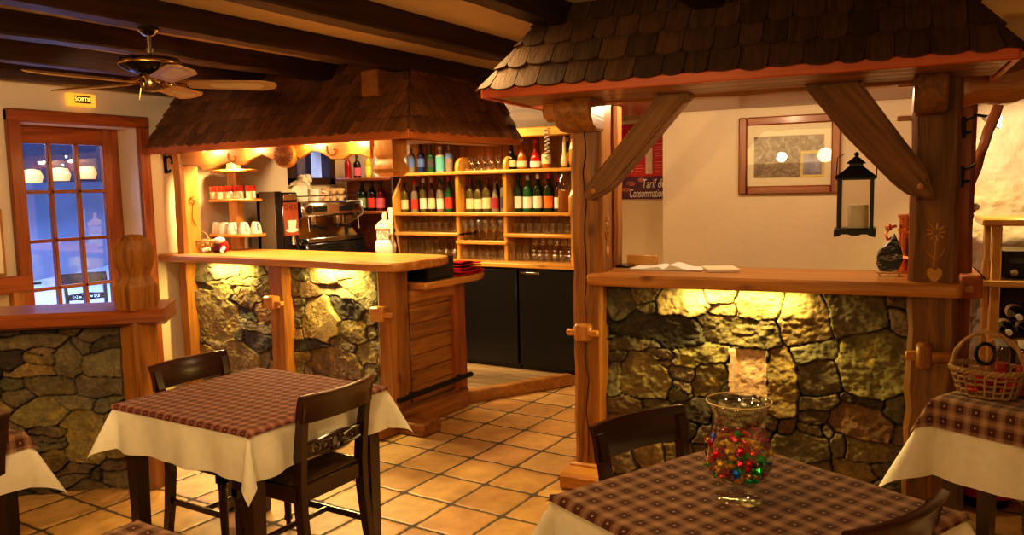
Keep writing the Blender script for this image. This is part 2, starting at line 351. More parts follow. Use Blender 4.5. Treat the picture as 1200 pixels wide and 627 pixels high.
# ------------------------------------------------------------------ the room
FX0, FX1, FY0, FY1 = -6.3, 2.6, -2.6, 6.6
fc = Vector(((FX0+FX1)/2, (FY0+FY1)/2))
th = math.radians(TILE_ANG); ox, oy = TILE_O[0]-fc.x, TILE_O[1]-fc.y
qx = math.cos(-th)*ox-math.sin(-th)*oy; qy = math.sin(-th)*ox+math.cos(-th)*oy
TILE_ROT = -th; TILE_LOC = (-qx/.327, -qy/.327, 0)
M['tile'] = tile_mat()
struct('floor', MB().box((FX0, FY0, -.05), (FX1, FY1, 0)), M['tile'])
CZ = 2.62
struct('ceiling', MB().box((FX0, FY0, CZ), (FX1, FY1, CZ+.06)), M['ceil'])
# left wall with the door opening
DY0, DY1, DZ = 3.09, 4.0, 2.235
wl = MB()
for a, b in (((-6.3, -2.6, 0), (-6, DY0, CZ)), ((-6.3, DY1, 0), (-6, 5.62, CZ)), ((-6.3, DY0, DZ), (-6, DY1, CZ)),
             ((-6.3, 5.62, 0), (-6, 6.22, 1.80)), ((-6.3, 5.62, 2.14), (-6, 6.22, CZ)), ((-6.3, 6.22, 0), (-6, 6.6, CZ))):
    wl.box(a, b)
struct('wall_left', wl, M['plaster'])
struct('wall_back', MB().box((-6.0, 6.4, 0), (2.6, 6.6, CZ)), M['plaster'])
struct('wall_front', MB().box((-6.0, -2.6, 0), (2.6, -2.45, CZ)), M['plaster'])
struct('wall_right', MB().box((2.5, -2.45, 0), (2.6, 6.4, CZ)), M['plaster'])
# picture wall inside the kiosk frame (kiosk coordinates u, v)
pw = MB()
U0, U1 = -1.405, 1.55
nu, nz = 60, 50
rows = []
rng = np.random.RandomState(3)
def vnoise(x, y, s=0):
    # smooth value noise on arrays
    r = np.random.RandomState(s).rand(64, 64)
    xi = np.floor(x).astype(int); yi = np.floor(y).astype(int); fx = x-xi; fy = y-yi
    fx = fx*fx*(3-2*fx); fy = fy*fy*(3-2*fy); g = lambda a, b: r[a % 64, b % 64]
    return (g(xi, yi)*(1-fx)+g(xi+1, yi)*fx)*(1-fy)+(g(xi, yi+1)*(1-fx)+g(xi+1, yi+1)*fx)*fy
def fbm(x, y, s=0, o=4):
    t = 0; a = .5
    for k in range(o): t = t+a*(vnoise(x*2**k, y*2**k, s+k)-.5); a *= .5
    return t
pw.box((U0, 5.6, 0), (1.75, 5.72, CZ))
struct('wall_back_kiosk', pw, M['plaster'], rz=DK)
# rougher rendered stretch of that wall right of the kiosk post
uu = np.linspace(.36, 1.75, 110); zz = np.linspace(0, CZ, 170); Ug, Zg = np.meshgrid(uu, zz)
H = .16*fbm(Ug*3.4, Zg*3.4, 11, 6)+.04
rough = MB().grid([[(Ug[i, j], 5.6-H[i, j], Zg[i, j]) for j in range(len(uu))] for i in range(len(zz))])
struct('wall_back_rendered', rough, M['plaster_rough'], rz=DK)
# ceiling beams, all running towards the bar
BX = [-5.87, -5.10, -4.33, -3.60, -2.81, -2.03, -1.26, -.49, .28, 1.05, 1.82]
BL = ['dark ceiling beam against the plaster above the exit sign', 'dark ceiling beam next to the one along the exit sign wall', 'dark ceiling beam just behind the fan, one bay nearer the exit sign', 'dark ceiling beam the fan hangs from',
      'dark ceiling beam crossing the top of the photo between the fan beam and the kiosk roof', 'dark ceiling beam meeting the left hip of the kiosk roof', 'dark ceiling beam end poking out above the kiosk shingles', 'dark ceiling beam above the right half of the kiosk roof', 'dark ceiling beam over the right end of the kiosk roof', 'dark ceiling beam at the far right past the kiosk roof', 'dark ceiling beam closest to the right wall']
for x, l in zip(BX, BL):
    solo('ceiling_beam', MB().timber((x+.07, -2.44, 2.57), (x+.07, 6.38, 2.57), .14, .14, (1, 0, 0), .006, 24, .08), M['beam'], l, 'ceiling beam', group='dark ceiling beams')

# door: timber surround, leaf with twelve visible panes
ds = MB(); fr = .095
ds.box((-6.0, DY0-fr, 0), (-5.955, DY0, 2.32), .008); ds.box((-6.0, DY1, 0), (-5.955, DY1+fr, 2.32), .008); ds.box((-6.02, DY0-fr, 2.235), (-5.945, DY1+fr, 2.325), .01)
door = bpy.data.objects.new('door_1', None); COL.objects.link(door); door['kind'] = 'structure'; ROOT['door_1'] = Vector((-6.2, 3.54, 0)); door.location = (-6.2, 3.54, 0)
struct('door_surround', ds, M['larch_red'], door)
lf = MB(); X0, X1 = -6.285, -6.24
for a, b in (((X0, 3.085, 0), (X1, 3.215, 2.235)), ((X0, 3.86, 0), (X1, 4.0, 2.235)), ((X0, 3.215, 2.10), (X1, 3.86, 2.235)), ((X0, 3.215, 0), (X1, 3.86, .25)), ((X0+.01, 3.215, .25), (X1-.01, 3.86, .60))):
    lf.box(a, b, .006)
for y in (3.43, 3.645): lf.box((X0, y-.014, .6), (X1, y+.014, 2.1), .004)
for z in (.62, .99, 1.36, 1.735): lf.box((X0, 3.215, z-.013), (X1, 3.86, z+.013), .004)
struct('door_leaf', lf, M['larch_red'], door)
struct('glass_pane', MB().box((-6.266, 3.215, .6), (-6.262, 3.86, 2.1)), M['pane'], door)
struct('door_handle', MB().tube([(-6.24, 3.15, 1.05), (-6.19, 3.15, 1.05), (-6.19, 3.26, 1.05)], .009), M['iron'], door)
# little window in the left wall behind the coffee corner
win = bpy.data.objects.new('window_1', None); COL.objects.link(win); win['kind'] = 'structure'; ROOT['window_1'] = Vector((-6.1, 5.92, 1.8)); win.location = (-6.1, 5.92, 1.8)
wf = MB()
for a, b in (((-6.1, 5.60, 1.76), (-5.97, 6.24, 1.83)), ((-6.1, 5.60, 2.12), (-5.97, 6.24, 2.18)), ((-6.1, 5.60, 1.76), (-5.97, 5.69, 2.18)), ((-6.1, 6.16, 1.76), (-5.97, 6.24, 2.18))): wf.box(a, b, .006)
struct('window_frame', wf, M['beam'], win); struct('glass_pane', MB().box((-6.15, 5.65, 1.8), (-6.145, 6.2, 2.15)), M['pane'], win)
# outdoors at dusk: snow, the house across the yard
struct('snow_ground', MB().grid([[(-6.35-.5*i, -6+.7*j, -.06+.10*math.sin(i*.7+j)*(i > 2)+max(0, (i-9))*.06) for j in range(34)] for i in range(30)]), M['snow'])
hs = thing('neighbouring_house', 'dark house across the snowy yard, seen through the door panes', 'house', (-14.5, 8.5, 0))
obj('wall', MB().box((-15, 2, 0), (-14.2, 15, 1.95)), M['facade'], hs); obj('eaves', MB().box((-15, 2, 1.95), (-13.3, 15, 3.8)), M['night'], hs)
# added orange glows standing in for room lamps mirrored in the door glass
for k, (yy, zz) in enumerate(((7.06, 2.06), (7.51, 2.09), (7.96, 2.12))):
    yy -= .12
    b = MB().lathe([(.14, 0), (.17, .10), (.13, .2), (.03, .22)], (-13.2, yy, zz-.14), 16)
    solo('lamp_reflection', b, M['reflection_glow'], 'orange glow standing in for a room lamp reflection in the %s top door pane' % ('left', 'middle', 'right')[k], 'lamp', group='orange reflection glows outside the door')
for k, (yy, zz) in enumerate(((5.02, 2.12), (4.98, 2.03), (5.01, 1.95), (5.52, 2.02), (5.58, 1.88))):
    solo('fairy_light', MB().blob((-8.6, yy-.12, zz), .014, 1, .3), M['starlight'], 'tiny blue-white fairy light outside behind the upper door panes', 'light', group='fairy lights outside')
# framed notice and coat rail beside the door
nt_ = thing('framed_notice', 'thin framed notice on the plaster left of the door', 'notice', (-5.98, 2.78, 1.15))
obj('frame', MB().box((-5.998, 2.63, 1.15), (-5.975, 2.92, 1.62), .004), M['pine_panel'], nt_); obj('sheet', MB().box((-5.976, 2.65, 1.17), (-5.972, 2.90, 1.60)), M['card'], nt_)
rl = thing('bench_rail', 'reddish wooden bench rail at the left edge below the notice', 'bench', (-5.8, 2.5, 0))
obj('rail', MB().timber((-5.88, 1.6, 1.09), (-5.88, 3.02, 1.09), .05, .12, (1, 0, 0), .003, 8), M['larch_red'], rl)
for y in (1.75, 2.93): obj('leg', MB().box((-5.92, y-.04, 0), (-5.86, y+.04, 1.05), .006), M['larch'], rl)
obj('seat', MB().box((-5.9, 1.6, .40), (-5.5, 3.02, .45), .01), M['larch_red'], rl)
# exit sign
ex = thing('exit_sign', 'glowing amber exit sign above the door', 'exit sign', (-5.96, 3.546, 2.372))
obj('housing', MB().box((-5.998, 3.44, 2.372), (-5.95, 3.655, 2.468), .006), plain('amber_sign_face', (1, .52, .08), .4, emit=.75, ecol=(1, .42, .04), var=.05), ex)
obj('text_panel', MB().box((-5.951, 3.488, 2.395), (-5.947, 3.613, 2.450)), plain('sign_dark_panel', (.10, .03, .005), .5), ex)
sg = text_mb('SORTIE', .042, lambda x, y, z: (-5.946+z, 3.5505+x*.92, 2.4225+y), .001)
obj('lettering', sg, plain('sign_letters', (1, .7, .15), .5, emit=1.6, ecol=(1, .62, .12)), ex)

# ------------------------------------------------------------------ stone facing generator
PAL = [(.150, .122, .080), (.225, .165, .080), (.060, .052, .040), (.165, .108, .055)]
def stone_wall(name, seeds, u0, u1, z0, z1, lift, parent, rz=None, depth=.05, step=.006, niche=None, fill=.09, seed=1, label=None):
    # uneven stones grown from listed centres; the rest of the panel is filled with small stones
    rs = np.random.RandomState(seed); S = [list(s) for s in seeds]
    tries = 0
    while tries < 900:
        tries += 1
        u, z = rs.uniform(u0, u1), rs.uniform(z0, z1); w, h = rs.uniform(.6, 1.6)*fill, rs.uniform(.35, .8)*fill
        if all(((u-s[0])/(s[2]+w*.75))**2+((z-s[1])/(s[3]+h*.75))**2 > 1 for s in S): S.append([u, z, w, h, rs.choice([0, 0, 0, 1, 2, 3])])
    A = np.array(S, float); n = len(A)
    nu, nz = int((u1-u0)/step)+1, int((z1-z0)/step)+1
    U, Z = np.meshgrid(np.linspace(u0, u1, nu), np.linspace(z0, z1, nz))
    Uw = U+.045*fbm(U*7, Z*7, 5*seed, 3)+.012*fbm(U*30, Z*30, 5*seed+9, 2); Zw = Z+.045*fbm(U*7+9, Z*7, 5*seed+3, 3)+.012*fbm(U*30, Z*30+4, 5*seed+11, 2)
    d1 = np.full(U.shape, 1e9); d2 = d1.copy(); idx = np.zeros(U.shape, int)
    for k in range(n):
        w, h = A[k, 2], A[k, 3]; rot = rs.uniform(-.25, .25); c, s_ = math.cos(rot), math.sin(rot)
        du = (Uw-A[k, 0]); dz = (Zw-A[k, 1]); a = (du*c+dz*s_)/w; b = (-du*s_+dz*c)/h
        d = (np.abs(a)**2.8+np.abs(b)**2.8)**(1/2.8)
        d = d*math.sqrt(w*h)/.1 - math.sqrt(w*h)/.1        # signed distance to the stone's rim, roughly metric
        upd = d < d1; d2 = np.where(upd, d1, np.minimum(d2, d)); idx = np.where(upd, k, idx); d1 = np.where(upd, d, d1)
    gap = (d2-d1)
    gap = gap*(.6+.9*vnoise(U*16, Z*16, 77+seed)); e = np.clip((gap-.012)/.085, 0, 1); e = e**.7; e = e*e*(3-2*e)*np.clip(1.15-d1*.45, .55, 1)
    off = rs.uniform(.55, 1.0, n); tu, tz = rs.uniform(-.16, .16, n), rs.uniform(-.22, .1, n)
    P = off[idx]*depth+tu[idx]*(U-A[idx, 0])+tz[idx]*(Z-A[idx, 1])
    q_ = depth/.055; H = e*P + .045*q_*fbm(U*9, Z*9, 40+seed, 5)*e + .03*q_*np.abs(fbm(U*16, Z*30, 60+seed, 5))*e + .012*q_*fbm(U*60, Z*60, 65+seed, 3)*e
    H = np.clip(H, 0, depth*1.5)
    colr = np.array([PAL[int(k)] for k in A[:, 4]])*rs.uniform(.7, 1.3, (n, 1))*(1+rs.uniform(-.1, .1, (n, 3)))
    C = colr[idx]*(.10+.90*np.clip(e*1.6, 0, 1)[..., None]); C *= (1+.7*fbm(U*14, Z*14, 90+seed, 4))[..., None]
    lich = np.array([1.0 if c == 1 else .35 if c == 0 else .12 for c in A[:, 4]])[idx]*e
    if niche is not None:
        nu_, nz_, nw, nh = niche[:4]; ins = (np.abs(U-nu_+.02*fbm(U*12, Z*12, 7, 2)) < nw)&(np.abs(Z-nz_) < nh)
        rim = (np.abs(U-nu_) < nw*.62)&(np.abs(Z-nz_) < nh)&(np.abs(U-nu_) > nw*.47)
        H = np.where(ins, np.where(U < nu_-.62*nw, depth*.8, .02+.012*fbm(U*40, Z*40, 8, 3)), H); C = np.where(ins[..., None], np.array([.62, .42, .30])*(1+.4*fbm(U*50, Z*50, 3, 3))[..., None], C); lich = np.where(ins, 0, lich)
    vs = [lift(u, z, hh) for u, z, hh in zip(U.ravel(), Z.ravel(), H.ravel())]
    fs = [[i*nu+j, i*nu+j+1, (i+1)*nu+j+1, (i+1)*nu+j] for i in range(nz-1) for j in range(nu-1)]
    mb = MB(); mb.add(vs, fs)
    o = obj(name, mb, M['stone'], parent, True, 180)
    ca = o.data.color_attributes.new('Col', 'FLOAT_COLOR', 'POINT')
    ca.data.foreach_set('color', np.concatenate([np.clip(C, .004, 1).reshape(-1, 3), lich.reshape(-1, 1)], 1).astype(np.float32).ravel())
    return o
KS= [(-1.314, 1.006, 0.075, 0.097, 0), (-1.186, 1.084, 0.061, 0.048, 3), (-1.177, 1.008, 0.067, 0.038, 0), (-0.978, 1.055, 0.137, 0.065, 1), (-0.76, 1.091, 0.071, 0.037, 1), (-0.733, 1.028, 0.062, 0.033, 1), (-0.576, 1.053, 0.119, 0.072, 1), (-1.12, 0.906, 0.243, 0.086, 2), (-0.662, 0.904, 0.197, 0.086, 1), (-0.324, 0.985, 0.137, 0.141, 1), (-0.118, 1.039, 0.154, 0.129, 0), (0.08, 1.082, 0.048, 0.034, 0), (0.089, 1.015, 0.045, 0.076, 0), (-0.019, 0.787, 0.159, 0.164, 1), (-1.236, 0.794, 0.145, 0.029, 0), (-1.336, 0.719, 0.05, 0.039, 0), (-1.179, 0.623, 0.144, 0.136, 1), (-1.357, 0.609, 0.03, 0.099, 0), (-1.082, 0.756, 0.095, 0.023, 0), (-1.101, 0.707, 0.076, 0.029, 0), (-0.885, 0.76, 0.145, 0.053, 1), (-0.987, 0.658, 0.075, 0.042, 0), (-0.969, 0.58, 0.056, 0.023, 0), (-0.83, 0.614, 0.081, 0.094, 1), (-0.978, 0.525, 0.075, 0.031, 0), (-1.298, 0.446, 0.099, 0.05, 3), (-1.141, 0.471, 0.058, 0.029, 0), (-0.453, 0.646, 0.075, 0.173, 1), (-0.281, 0.829, 0.12, 0.053, 0), (-0.263, 0.689, 0.088, 0.089, 0), (-0.261, 0.565, 0.089, 0.039, 0), (-0.876, 0.459, 0.11, 0.076, 2), (-0.276, 0.492, 0.057, 0.039, 3), (-0.067, 0.478, 0.146, 0.088, 3), (0.093, 0.564, 0.042, 0.06, 0), (-0.289, 0.413, 0.065, 0.036, 0), (-0.416, 0.417, 0.042, 0.04, 3), (-0.226, 0.417, 0.024, 0.027, 0), (0.006, 0.32, 0.137, 0.07, 1), (-0.381, 0.308, 0.165, 0.091, 0), (0.103, 0.436, 0.038, 0.043, 0), (-0.168, 0.334, 0.032, 0.045, 0), (-0.793, 0.439, 0.036, 0.038, 1), (-0.519, 0.43, 0.051, 0.037, 0), (-0.062, 0.593, 0.108, 0.021, 2), (-1.299, 0.317, 0.099, 0.08, 3), (-1.122, 0.375, 0.087, 0.059, 0), (-0.969, 0.353, 0.112, 0.068, 2), (-0.82, 0.331, 0.091, 0.057, 0), (-1.161, 0.174, 0.116, 0.079, 1), (-1.321, 0.134, 0.08, 0.081, 0), (-0.988, 0.196, 0.113, 0.058, 3), (-0.838, 0.195, 0.091, 0.077, 0), (-0.587, 0.321, 0.121, 0.065, 0), (0.07, 0.24, 0.091, 0.044, 0), (-0.101, 0.217, 0.11, 0.053, 1), (-0.279, 0.194, 0.098, 0.055, 0), (-0.516, 0.199, 0.103, 0.056, 0), (-0.693, 0.233, 0.089, 0.057, 0)]
P1= [(-5.653, 1.064, 0.083, 0.049, 0), (-5.597, 0.998, 0.103, 0.033, 0), (-5.327, 1.076, 0.176, 0.053, 1), (-5.017, 1.087, 0.149, 0.052, 1), (-5.478, 0.719, 0.249, 0.262, 1), (-5.329, 0.822, 0.099, 0.081, 0), (-5.072, 0.863, 0.114, 0.074, 1), (-4.949, 0.753, 0.067, 0.058, 1), (-5.141, 0.722, 0.115, 0.048, 2), (-5.052, 0.641, 0.17, 0.04, 0), (-5.024, 0.511, 0.151, 0.08, 2), (-4.917, 0.923, 0.056, 0.052, 0), (-5.23, 0.359, 0.252, 0.15, 1), (-5.682, 0.302, 0.147, 0.142, 1), (-4.941, 0.373, 0.056, 0.08, 0), (-5.542, 0.919, 0.163, 0.041, 0)]
P2= [(-4.615, 1.102, 0.063, 0.038, 0), (-4.513, 1.068, 0.137, 0.03, 0), (-4.275, 1.078, 0.18, 0.073, 1), (-3.982, 1.113, 0.186, 0.048, 1), (-4.485, 0.97, 0.17, 0.063, 3), (-4.151, 0.962, 0.161, 0.036, 0), (-3.926, 0.997, 0.169, 0.059, 1), (-4.329, 0.743, 0.183, 0.162, 1), (-4.061, 0.834, 0.159, 0.068, 2), (-3.82, 0.955, 0.076, 0.083, 0), (-4.561, 0.866, 0.122, 0.03, 0), (-4.567, 0.79, 0.098, 0.046, 0), (-4.596, 0.623, 0.077, 0.051, 3), (-4.608, 0.698, 0.078, 0.046, 0), (-4.48, 0.531, 0.205, 0.046, 2), (-3.975, 0.671, 0.119, 0.085, 1), (-3.829, 0.777, 0.061, 0.036, 0), (-3.825, 0.671, 0.055, 0.043, 0), (-4.077, 0.566, 0.128, 0.034, 0), (-3.859, 0.501, 0.099, 0.085, 1), (-4.521, 0.439, 0.132, 0.046, 1), (-4.184, 0.408, 0.29, 0.112, 1), (-4.633, 0.338, 0.107, 0.078, 0), (-3.833, 0.395, 0.062, 0.073, 0)]
LS= [(0.541, 0.953, 0.06, 0.033, 0), (0.407, 0.958, 0.098, 0.033, 2), (0.259, 0.962, 0.062, 0.033, 3), (0.086, 0.931, 0.096, 0.039, 0), (0.449, 0.892, 0.147, 0.049, 0), (0.079, 0.852, 0.089, 0.034, 2), (0.193, 0.846, 0.075, 0.042, 0), (0.26, 0.773, 0.075, 0.098, 0), (0.42, 0.779, 0.086, 0.022, 1), (0.553, 0.789, 0.048, 0.055, 2), (0.392, 0.832, 0.049, 0.022, 0), (0.085, 0.754, 0.097, 0.07, 0), (0.462, 0.718, 0.11, 0.041, 1), (0.382, 0.631, 0.136, 0.05, 0), (0.12, 0.609, 0.114, 0.062, 0), (0.565, 0.638, 0.053, 0.041, 0), (0.24, 0.526, 0.101, 0.042, 0), (0.558, 0.568, 0.061, 0.05, 0), (0.076, 0.506, 0.064, 0.04, 0), (0.444, 0.46, 0.148, 0.07, 1), (0.39, 0.356, 0.124, 0.023, 0), (0.38, 0.312, 0.099, 0.023, 0), (0.37, 0.277, 0.1, 0.023, 0), (0.205, 0.309, 0.122, 0.157, 1), (0.065, 0.295, 0.051, 0.115, 1), (0.377, 0.184, 0.055, 0.08, 1), (0.294, 0.117, 0.114, 0.04, 0), (0.063, 0.121, 0.052, 0.043, 0), (0.08, 0.064, 0.077, 0.041, 0), (0.156, 0.079, 0.038, 0.035, 0), (0.31, 0.067, 0.113, 0.034, 0), (0.585, 0.375, 0.073, 0.07, 0), (0.571, 0.233, 0.098, 0.056, 0), (0.506, 0.126, 0.074, 0.057, 0)]
VAL= [(-5.493, 1.906), (-5.437, 1.878), (-5.332, 1.886), (-5.225, 1.92), (-5.13, 1.935), (-5.048, 1.907), (-4.96, 1.909), (-4.871, 1.952), (-4.763, 1.977), (-4.652, 1.937), (-4.62, 1.954), (-4.4, 1.949), (-4.361, 1.934), (-4.242, 1.987), (-4.167, 1.974), (-4.058, 1.92), (-3.949, 1.912), (-3.875, 1.942), (-3.787, 1.939), (-3.684, 1.909)]

# ------------------------------------------------------------------ low stone partition at the left
lp = thing('stone_partition', 'low curved stone partition with a wooden ledge and carved end post', 'partition', (-4.5, 2.3, 0))
A0 = Vector((-4.30, 2.66)); dA = Vector((-.7007, -.7135)); nA = Vector((.7135, -.7007))     # chord, outward normal towards the room
def lcurve(s, h): b = -.14*(s*(1.3-s)); p = A0+dA*s+nA*(h+b); return p
stone_wall('stone_facing', LS, -.02, 1.25, 0, .98, lambda u, z, h: (lcurve(u, h-.02).x, lcurve(u, h-.02).y, z), lp, fill=.07, seed=4)
core = MB().grid([[Vector((*lcurve(s, o), z)) for s in np.linspace(-.02, 1.25, 14)] for o, z in ((-.03, 0), (-.03, .975), (-.2, .975), (-.2, 0))])
obj('stone_core', core, M['plaster'], lp)
lg = []
for s in np.linspace(-.28, 1.35, 26):
    f = lcurve(max(s, -.0), .13 if s > 0 else .13); b = lcurve(max(s, 0), -.30)
    if s < 0: f = f-dA*(-s); b = b-dA*(-s)
    lg.append([Vector((*f, .985)), Vector((*f, 1.03)), Vector((*(f-nA*.02), 1.055)), Vector((*b, 1.055)), Vector((*b, .965)), Vector((*(f-nA*.03), .965))])
mbl = MB().grid(lg, True); k = len(mbl.v); mbl.f += [list(range(5, -1, -1)), [k-6+i for i in range(6)]]
for i in range(k): mbl.g[i] = Vector((i//6*.065, mbl.v[i].z*1.0, (i % 6)*.03))
obj('ledge', mbl, M['larch_red'], lp)
pc = (-4.19, 2.73)
obj('post', MB().timber((pc[0], pc[1], 0), (pc[0], pc[1], 1.0), .15, .15, (1, 0, 0), .003, 8, .1), M['larch'], lp)
finial = [(.096, 1.05), (.099, 1.10), (.100, 1.16), (.097, 1.185), (.086, 1.205), (.074, 1.225), (.070, 1.245), (.075, 1.268), (.085, 1.295), (.093, 1.325), (.096, 1.36), (.092, 1.395), (.080, 1.43), (.062, 1.455), (.038, 1.472), (.002, 1.478)]
fp = [(r, z) for r, z in finial]; poly = [(-r, z) for r, z in fp]+[(r, z) for r, z in reversed(fp)]
fm_ = MB().lathe(finial, (0, 0, 0), sq=True); fm_.v = [Vector((pc[0]+p.x*.72, pc[1]+p.y*.90, p.z)) for p in fm_.v]
obj('carved_finial', fm_, M['larch'], lp, ang=30)

# ------------------------------------------------------------------ the bar
bar = thing('bar_counter', 'stone-fronted bar with timber posts under the left shingled canopy', 'bar', (-4.6, 4.5, 0))
lift = lambda u, z, h: (u, 4.30-h, z)
stone_wall('stone_panel', P1, -5.74, -4.79, 0, 1.14, lift, bar, seed=2, fill=.075, depth=.034)
stone_wall('stone_panel', P2, -4.60, -3.68, 0, 1.14, lift, bar, seed=3, fill=.075, depth=.034)
obj('rear_panel', MB().box((-5.85, 4.32, 0), (-3.55, 4.36, 1.14)), M['pine_panel'], bar)
def post_with_peg(p, w, z0, z1, y0=4.2, dep=.17, peg=.78, parent=bar, pegblock=True):
    o = obj('post', MB().timber((p, y0+dep/2, z0), (p, y0+dep/2, z1), w, dep, (1, 0, 0), .006, 10), M['larch'], parent)
    if pegblock:
        obj('peg', MB().box((p-.09, y0-.06, peg-.05), (p+.03, y0+.02, peg+.05), .012).box((p-.0, y0-.05, peg-.02), (p+.10, y0-.015, peg+.015), .006), M['larch_pale'], o)
    return o
post_with_peg(-4.685, .20, 0, 1.14, peg=.86); post_with_peg(-3.62, .16, 0, 1.14, dep=.19, peg=.84)
obj('post', MB().timber((-5.79, 4.285, 0), (-5.79, 4.285, 1.14), .14, .17, (1, 0, 0), .005, 10), M['larch'], bar)
ep = MB()
for k in range(7): ep.box((-3.585, 4.40, .16+k*.115), (-3.555, 4.90, .272+k*.115), .004, 1, random.uniform(.85, 1.1))
obj('side_panel', ep, M['larch'], bar)
obj('rail', MB().timber((-3.56, 4.39, .94), (-3.56, 5.0, .93), .07, .09, (1, 0, 0), .004, 6), M['larch_pale'], bar)
obj('base_board', MB().box((-3.60, 4.2, 0), (-3.49, 5.02, .15), .01), M['larch'], bar)
obj('end_post', MB().timber((-3.57, 4.97, 0), (-3.57, 4.97, .97), .12, .15, (1, 0, 0), .004, 8), M['larch_red'], bar)
frl = obj('foot_rail', MB().tube([(-3.42, 4.08, .275), (-3.42, 4.95, .275)], .02, 10), M['iron'], bar)
obj('bracket', MB().tube([(-3.42, 4.3, .275), (-3.5, 4.3, .27)], .01).tube([(-3.42, 4.88, .275), (-3.5, 4.88, .27)], .01), M['iron'], frl)
obj('foot_block', MB().prism([(4.19, 0), (4.19, .09), (4.30, .11), (4.40, .085), (4.40, 0)], (.28, 0, 0), lambda x, y: (-3.58, x, y), .012, 0), M['larch'], bar)
obj('foot_block', MB().prism([(-3.75, 0), (-3.75, .06), (-3.70, .10), (-3.56, .10), (-3.52, .07), (-3.52, 0)], (0, .22, 0), lambda x, y: (x, 4.00, y), .012, 1), M['larch'], bar)
# countertop with its waney front edge
xs = np.linspace(-6.0, -3.46, 40); out = [(x, 4.13+.02*math.sin(x*2.3)+.012*math.sin(x*7)) for x in xs]+[(-3.41, 4.18), (-3.40, 4.60), (-3.46, 4.76), (-3.6, 4.80), (-6.0, 4.80)]
solo('countertop', MB().prism(out, (0, 0, .062), lambda x, y: (x, y, 1.142), .012, 0), M['larch_pale'], 'long pale timber countertop lying on the stone bar', 'countertop')
solo('countertop', MB().prism([(-3.95, 4.42), (-3.42, 4.42), (-3.40, 5.05), (-3.44, 5.20), (-3.6, 5.22), (-3.95, 5.22)], (0, 0, .05), lambda x, y: (x, y, .985), .010, 1), M['larch_pale'], 'lower timber worktop at the right end of the bar, under the red napkins', 'countertop')
struct('trim_1', MB().prism([(-3.60, 5.05), (-3.52, 5.05), (-3.05, 5.93), (-3.13, 5.96)], (0, 0, .10), lambda x, y: (x, y, 0), .008, 0), M['pine_panel'])
pf = MB()
for k in range(9): pf.prism([(-5.98, 4.9+k*.12), (-3.62+.064*k, 4.9+k*.12), (-3.556+.064*k, 5.015+k*.12), (-5.98, 5.015+k*.12)], (0, 0, .085), lambda x, y: (x, y, 0), .002, 0, random.uniform(.85, 1.1))
struct('floor_bar_platform', pf, M['plank'])

# shingles: overlapped rounded wooden tiles on one roof plane
def shingles(mb, O, a, s, n, L, Hh, cl, cr, e=.115, w=.10, seed=1, th=.011):
    rs = random.Random(seed); O = Vector(O); a = Vector(a).normalized(); s = Vector(s).normalized(); n = Vector(n).normalized()
    k = 0
    while k*e < Hh:
        y0 = k*e-.02; x = -rs.uniform(0, w)
        while x < L:
            ww = w*rs.uniform(.8, 1.22); x1 = x+ww-.004; tone = rs.uniform(.62, 1.3); yb = y0+rs.uniform(-.006, .006); yt = min(y0+e*1.55, Hh)
            cx = (x+x1)/2
            if x1 > cl*max(yb, 0) and x < L-cr*max(yb, 0):
                pts = [(x, yt), (x, yb+.028)]+[(cx-(ww/2-.002)*math.cos(q), yb+.028-.028*math.sin(q)) for q in (.5, 1.0, PI/2, PI-1.0, PI-.5)]+[(x1, yb+.028), (x1, yt)]
                cl_ = lambda p: (min(max(p[0], cl*max(p[1], 0)-.005), L-cr*max(p[1], 0)+.005), p[1])
                pts = [cl_(p) for p in pts]
                up = [O+a*p[0]+s*p[1]+n*(th*2.1-.022*min(1, (p[1]-yb)/(e*1.4))+.004) for p in pts]
                dn = [q-n*th for q in up]; m = len(pts)
                mb.add(up+dn, [list(range(m)), list(range(2*m-1, m-1, -1))]+[[i, m+i, m+(i+1) % m, (i+1) % m] for i in range(m)],
                       [(p[1], p[0]*.9, 0) for p in pts]*2, tone)
            x += ww
        k += 1
    return mb
# canopy over the bar
cn = thing('bar_canopy', 'wood-shingled canopy with scalloped valance above the left bar', 'canopy', (-4.6, 4.7, 1.2))
E0, E1, EY0, EY1, EZ = -6.0, -3.26, 4.08, 5.47, 2.075; TX, TY = -3.55, 4.49
roof = MB().add([(E0, EY0, EZ), (E1, EY0, EZ), (E1, EY1, EZ), (E0, EY1, EZ), (E0, TY, CZ), (TX, TY, CZ), (TX, EY1, CZ), (E0, EY1, CZ)],
                [[0, 1, 5, 4], [1, 2, 6, 5], [2, 3, 7, 6], [0, 3, 2, 1], [3, 0, 4, 7], [4, 5, 6, 7]])
rf = obj('roof_boards', roof, M['larch_red'], cn, False)
sf = Vector((0, TY-EY0, CZ-EZ)); ss = Vector((TX-E1, 0, CZ-EZ))
sh = MB(); shingles(sh, (E0, EY0, EZ), (1, 0, 0), sf, Vector((1, 0, 0)).cross(sf), E1-E0, sf.length, 0, (E1-TX)/sf.length, seed=2)
shingles(sh, (E1, EY0, EZ), (0, 1, 0), ss, Vector((0, 1, 0)).cross(ss), EY1-EY0, ss.length, (TY-EY0)/ss.length, 0, seed=3)
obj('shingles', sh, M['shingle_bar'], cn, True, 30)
obj('fascia', MB().box((E0, EY0-.012, 2.022), (E1+.012, EY0+.02, 2.085), .005), M['fascia'], cn)
obj('fascia', MB().box((E1-.02, EY0+.02, 2.022), (E1+.012, EY1, 2.085), .005), M['fascia'], cn)
obj('frame_beam', MB().timber((-5.9, 4.30, 2.06), (-3.50, 4.30, 2.06), .12, .10, (0, 1, 0), .003, 10).timber((-3.52, 4.28, 2.07), (-3.52, 5.46, 2.07), .16, .08, (1, 0, 0), .003, 8), M['larch'], cn)
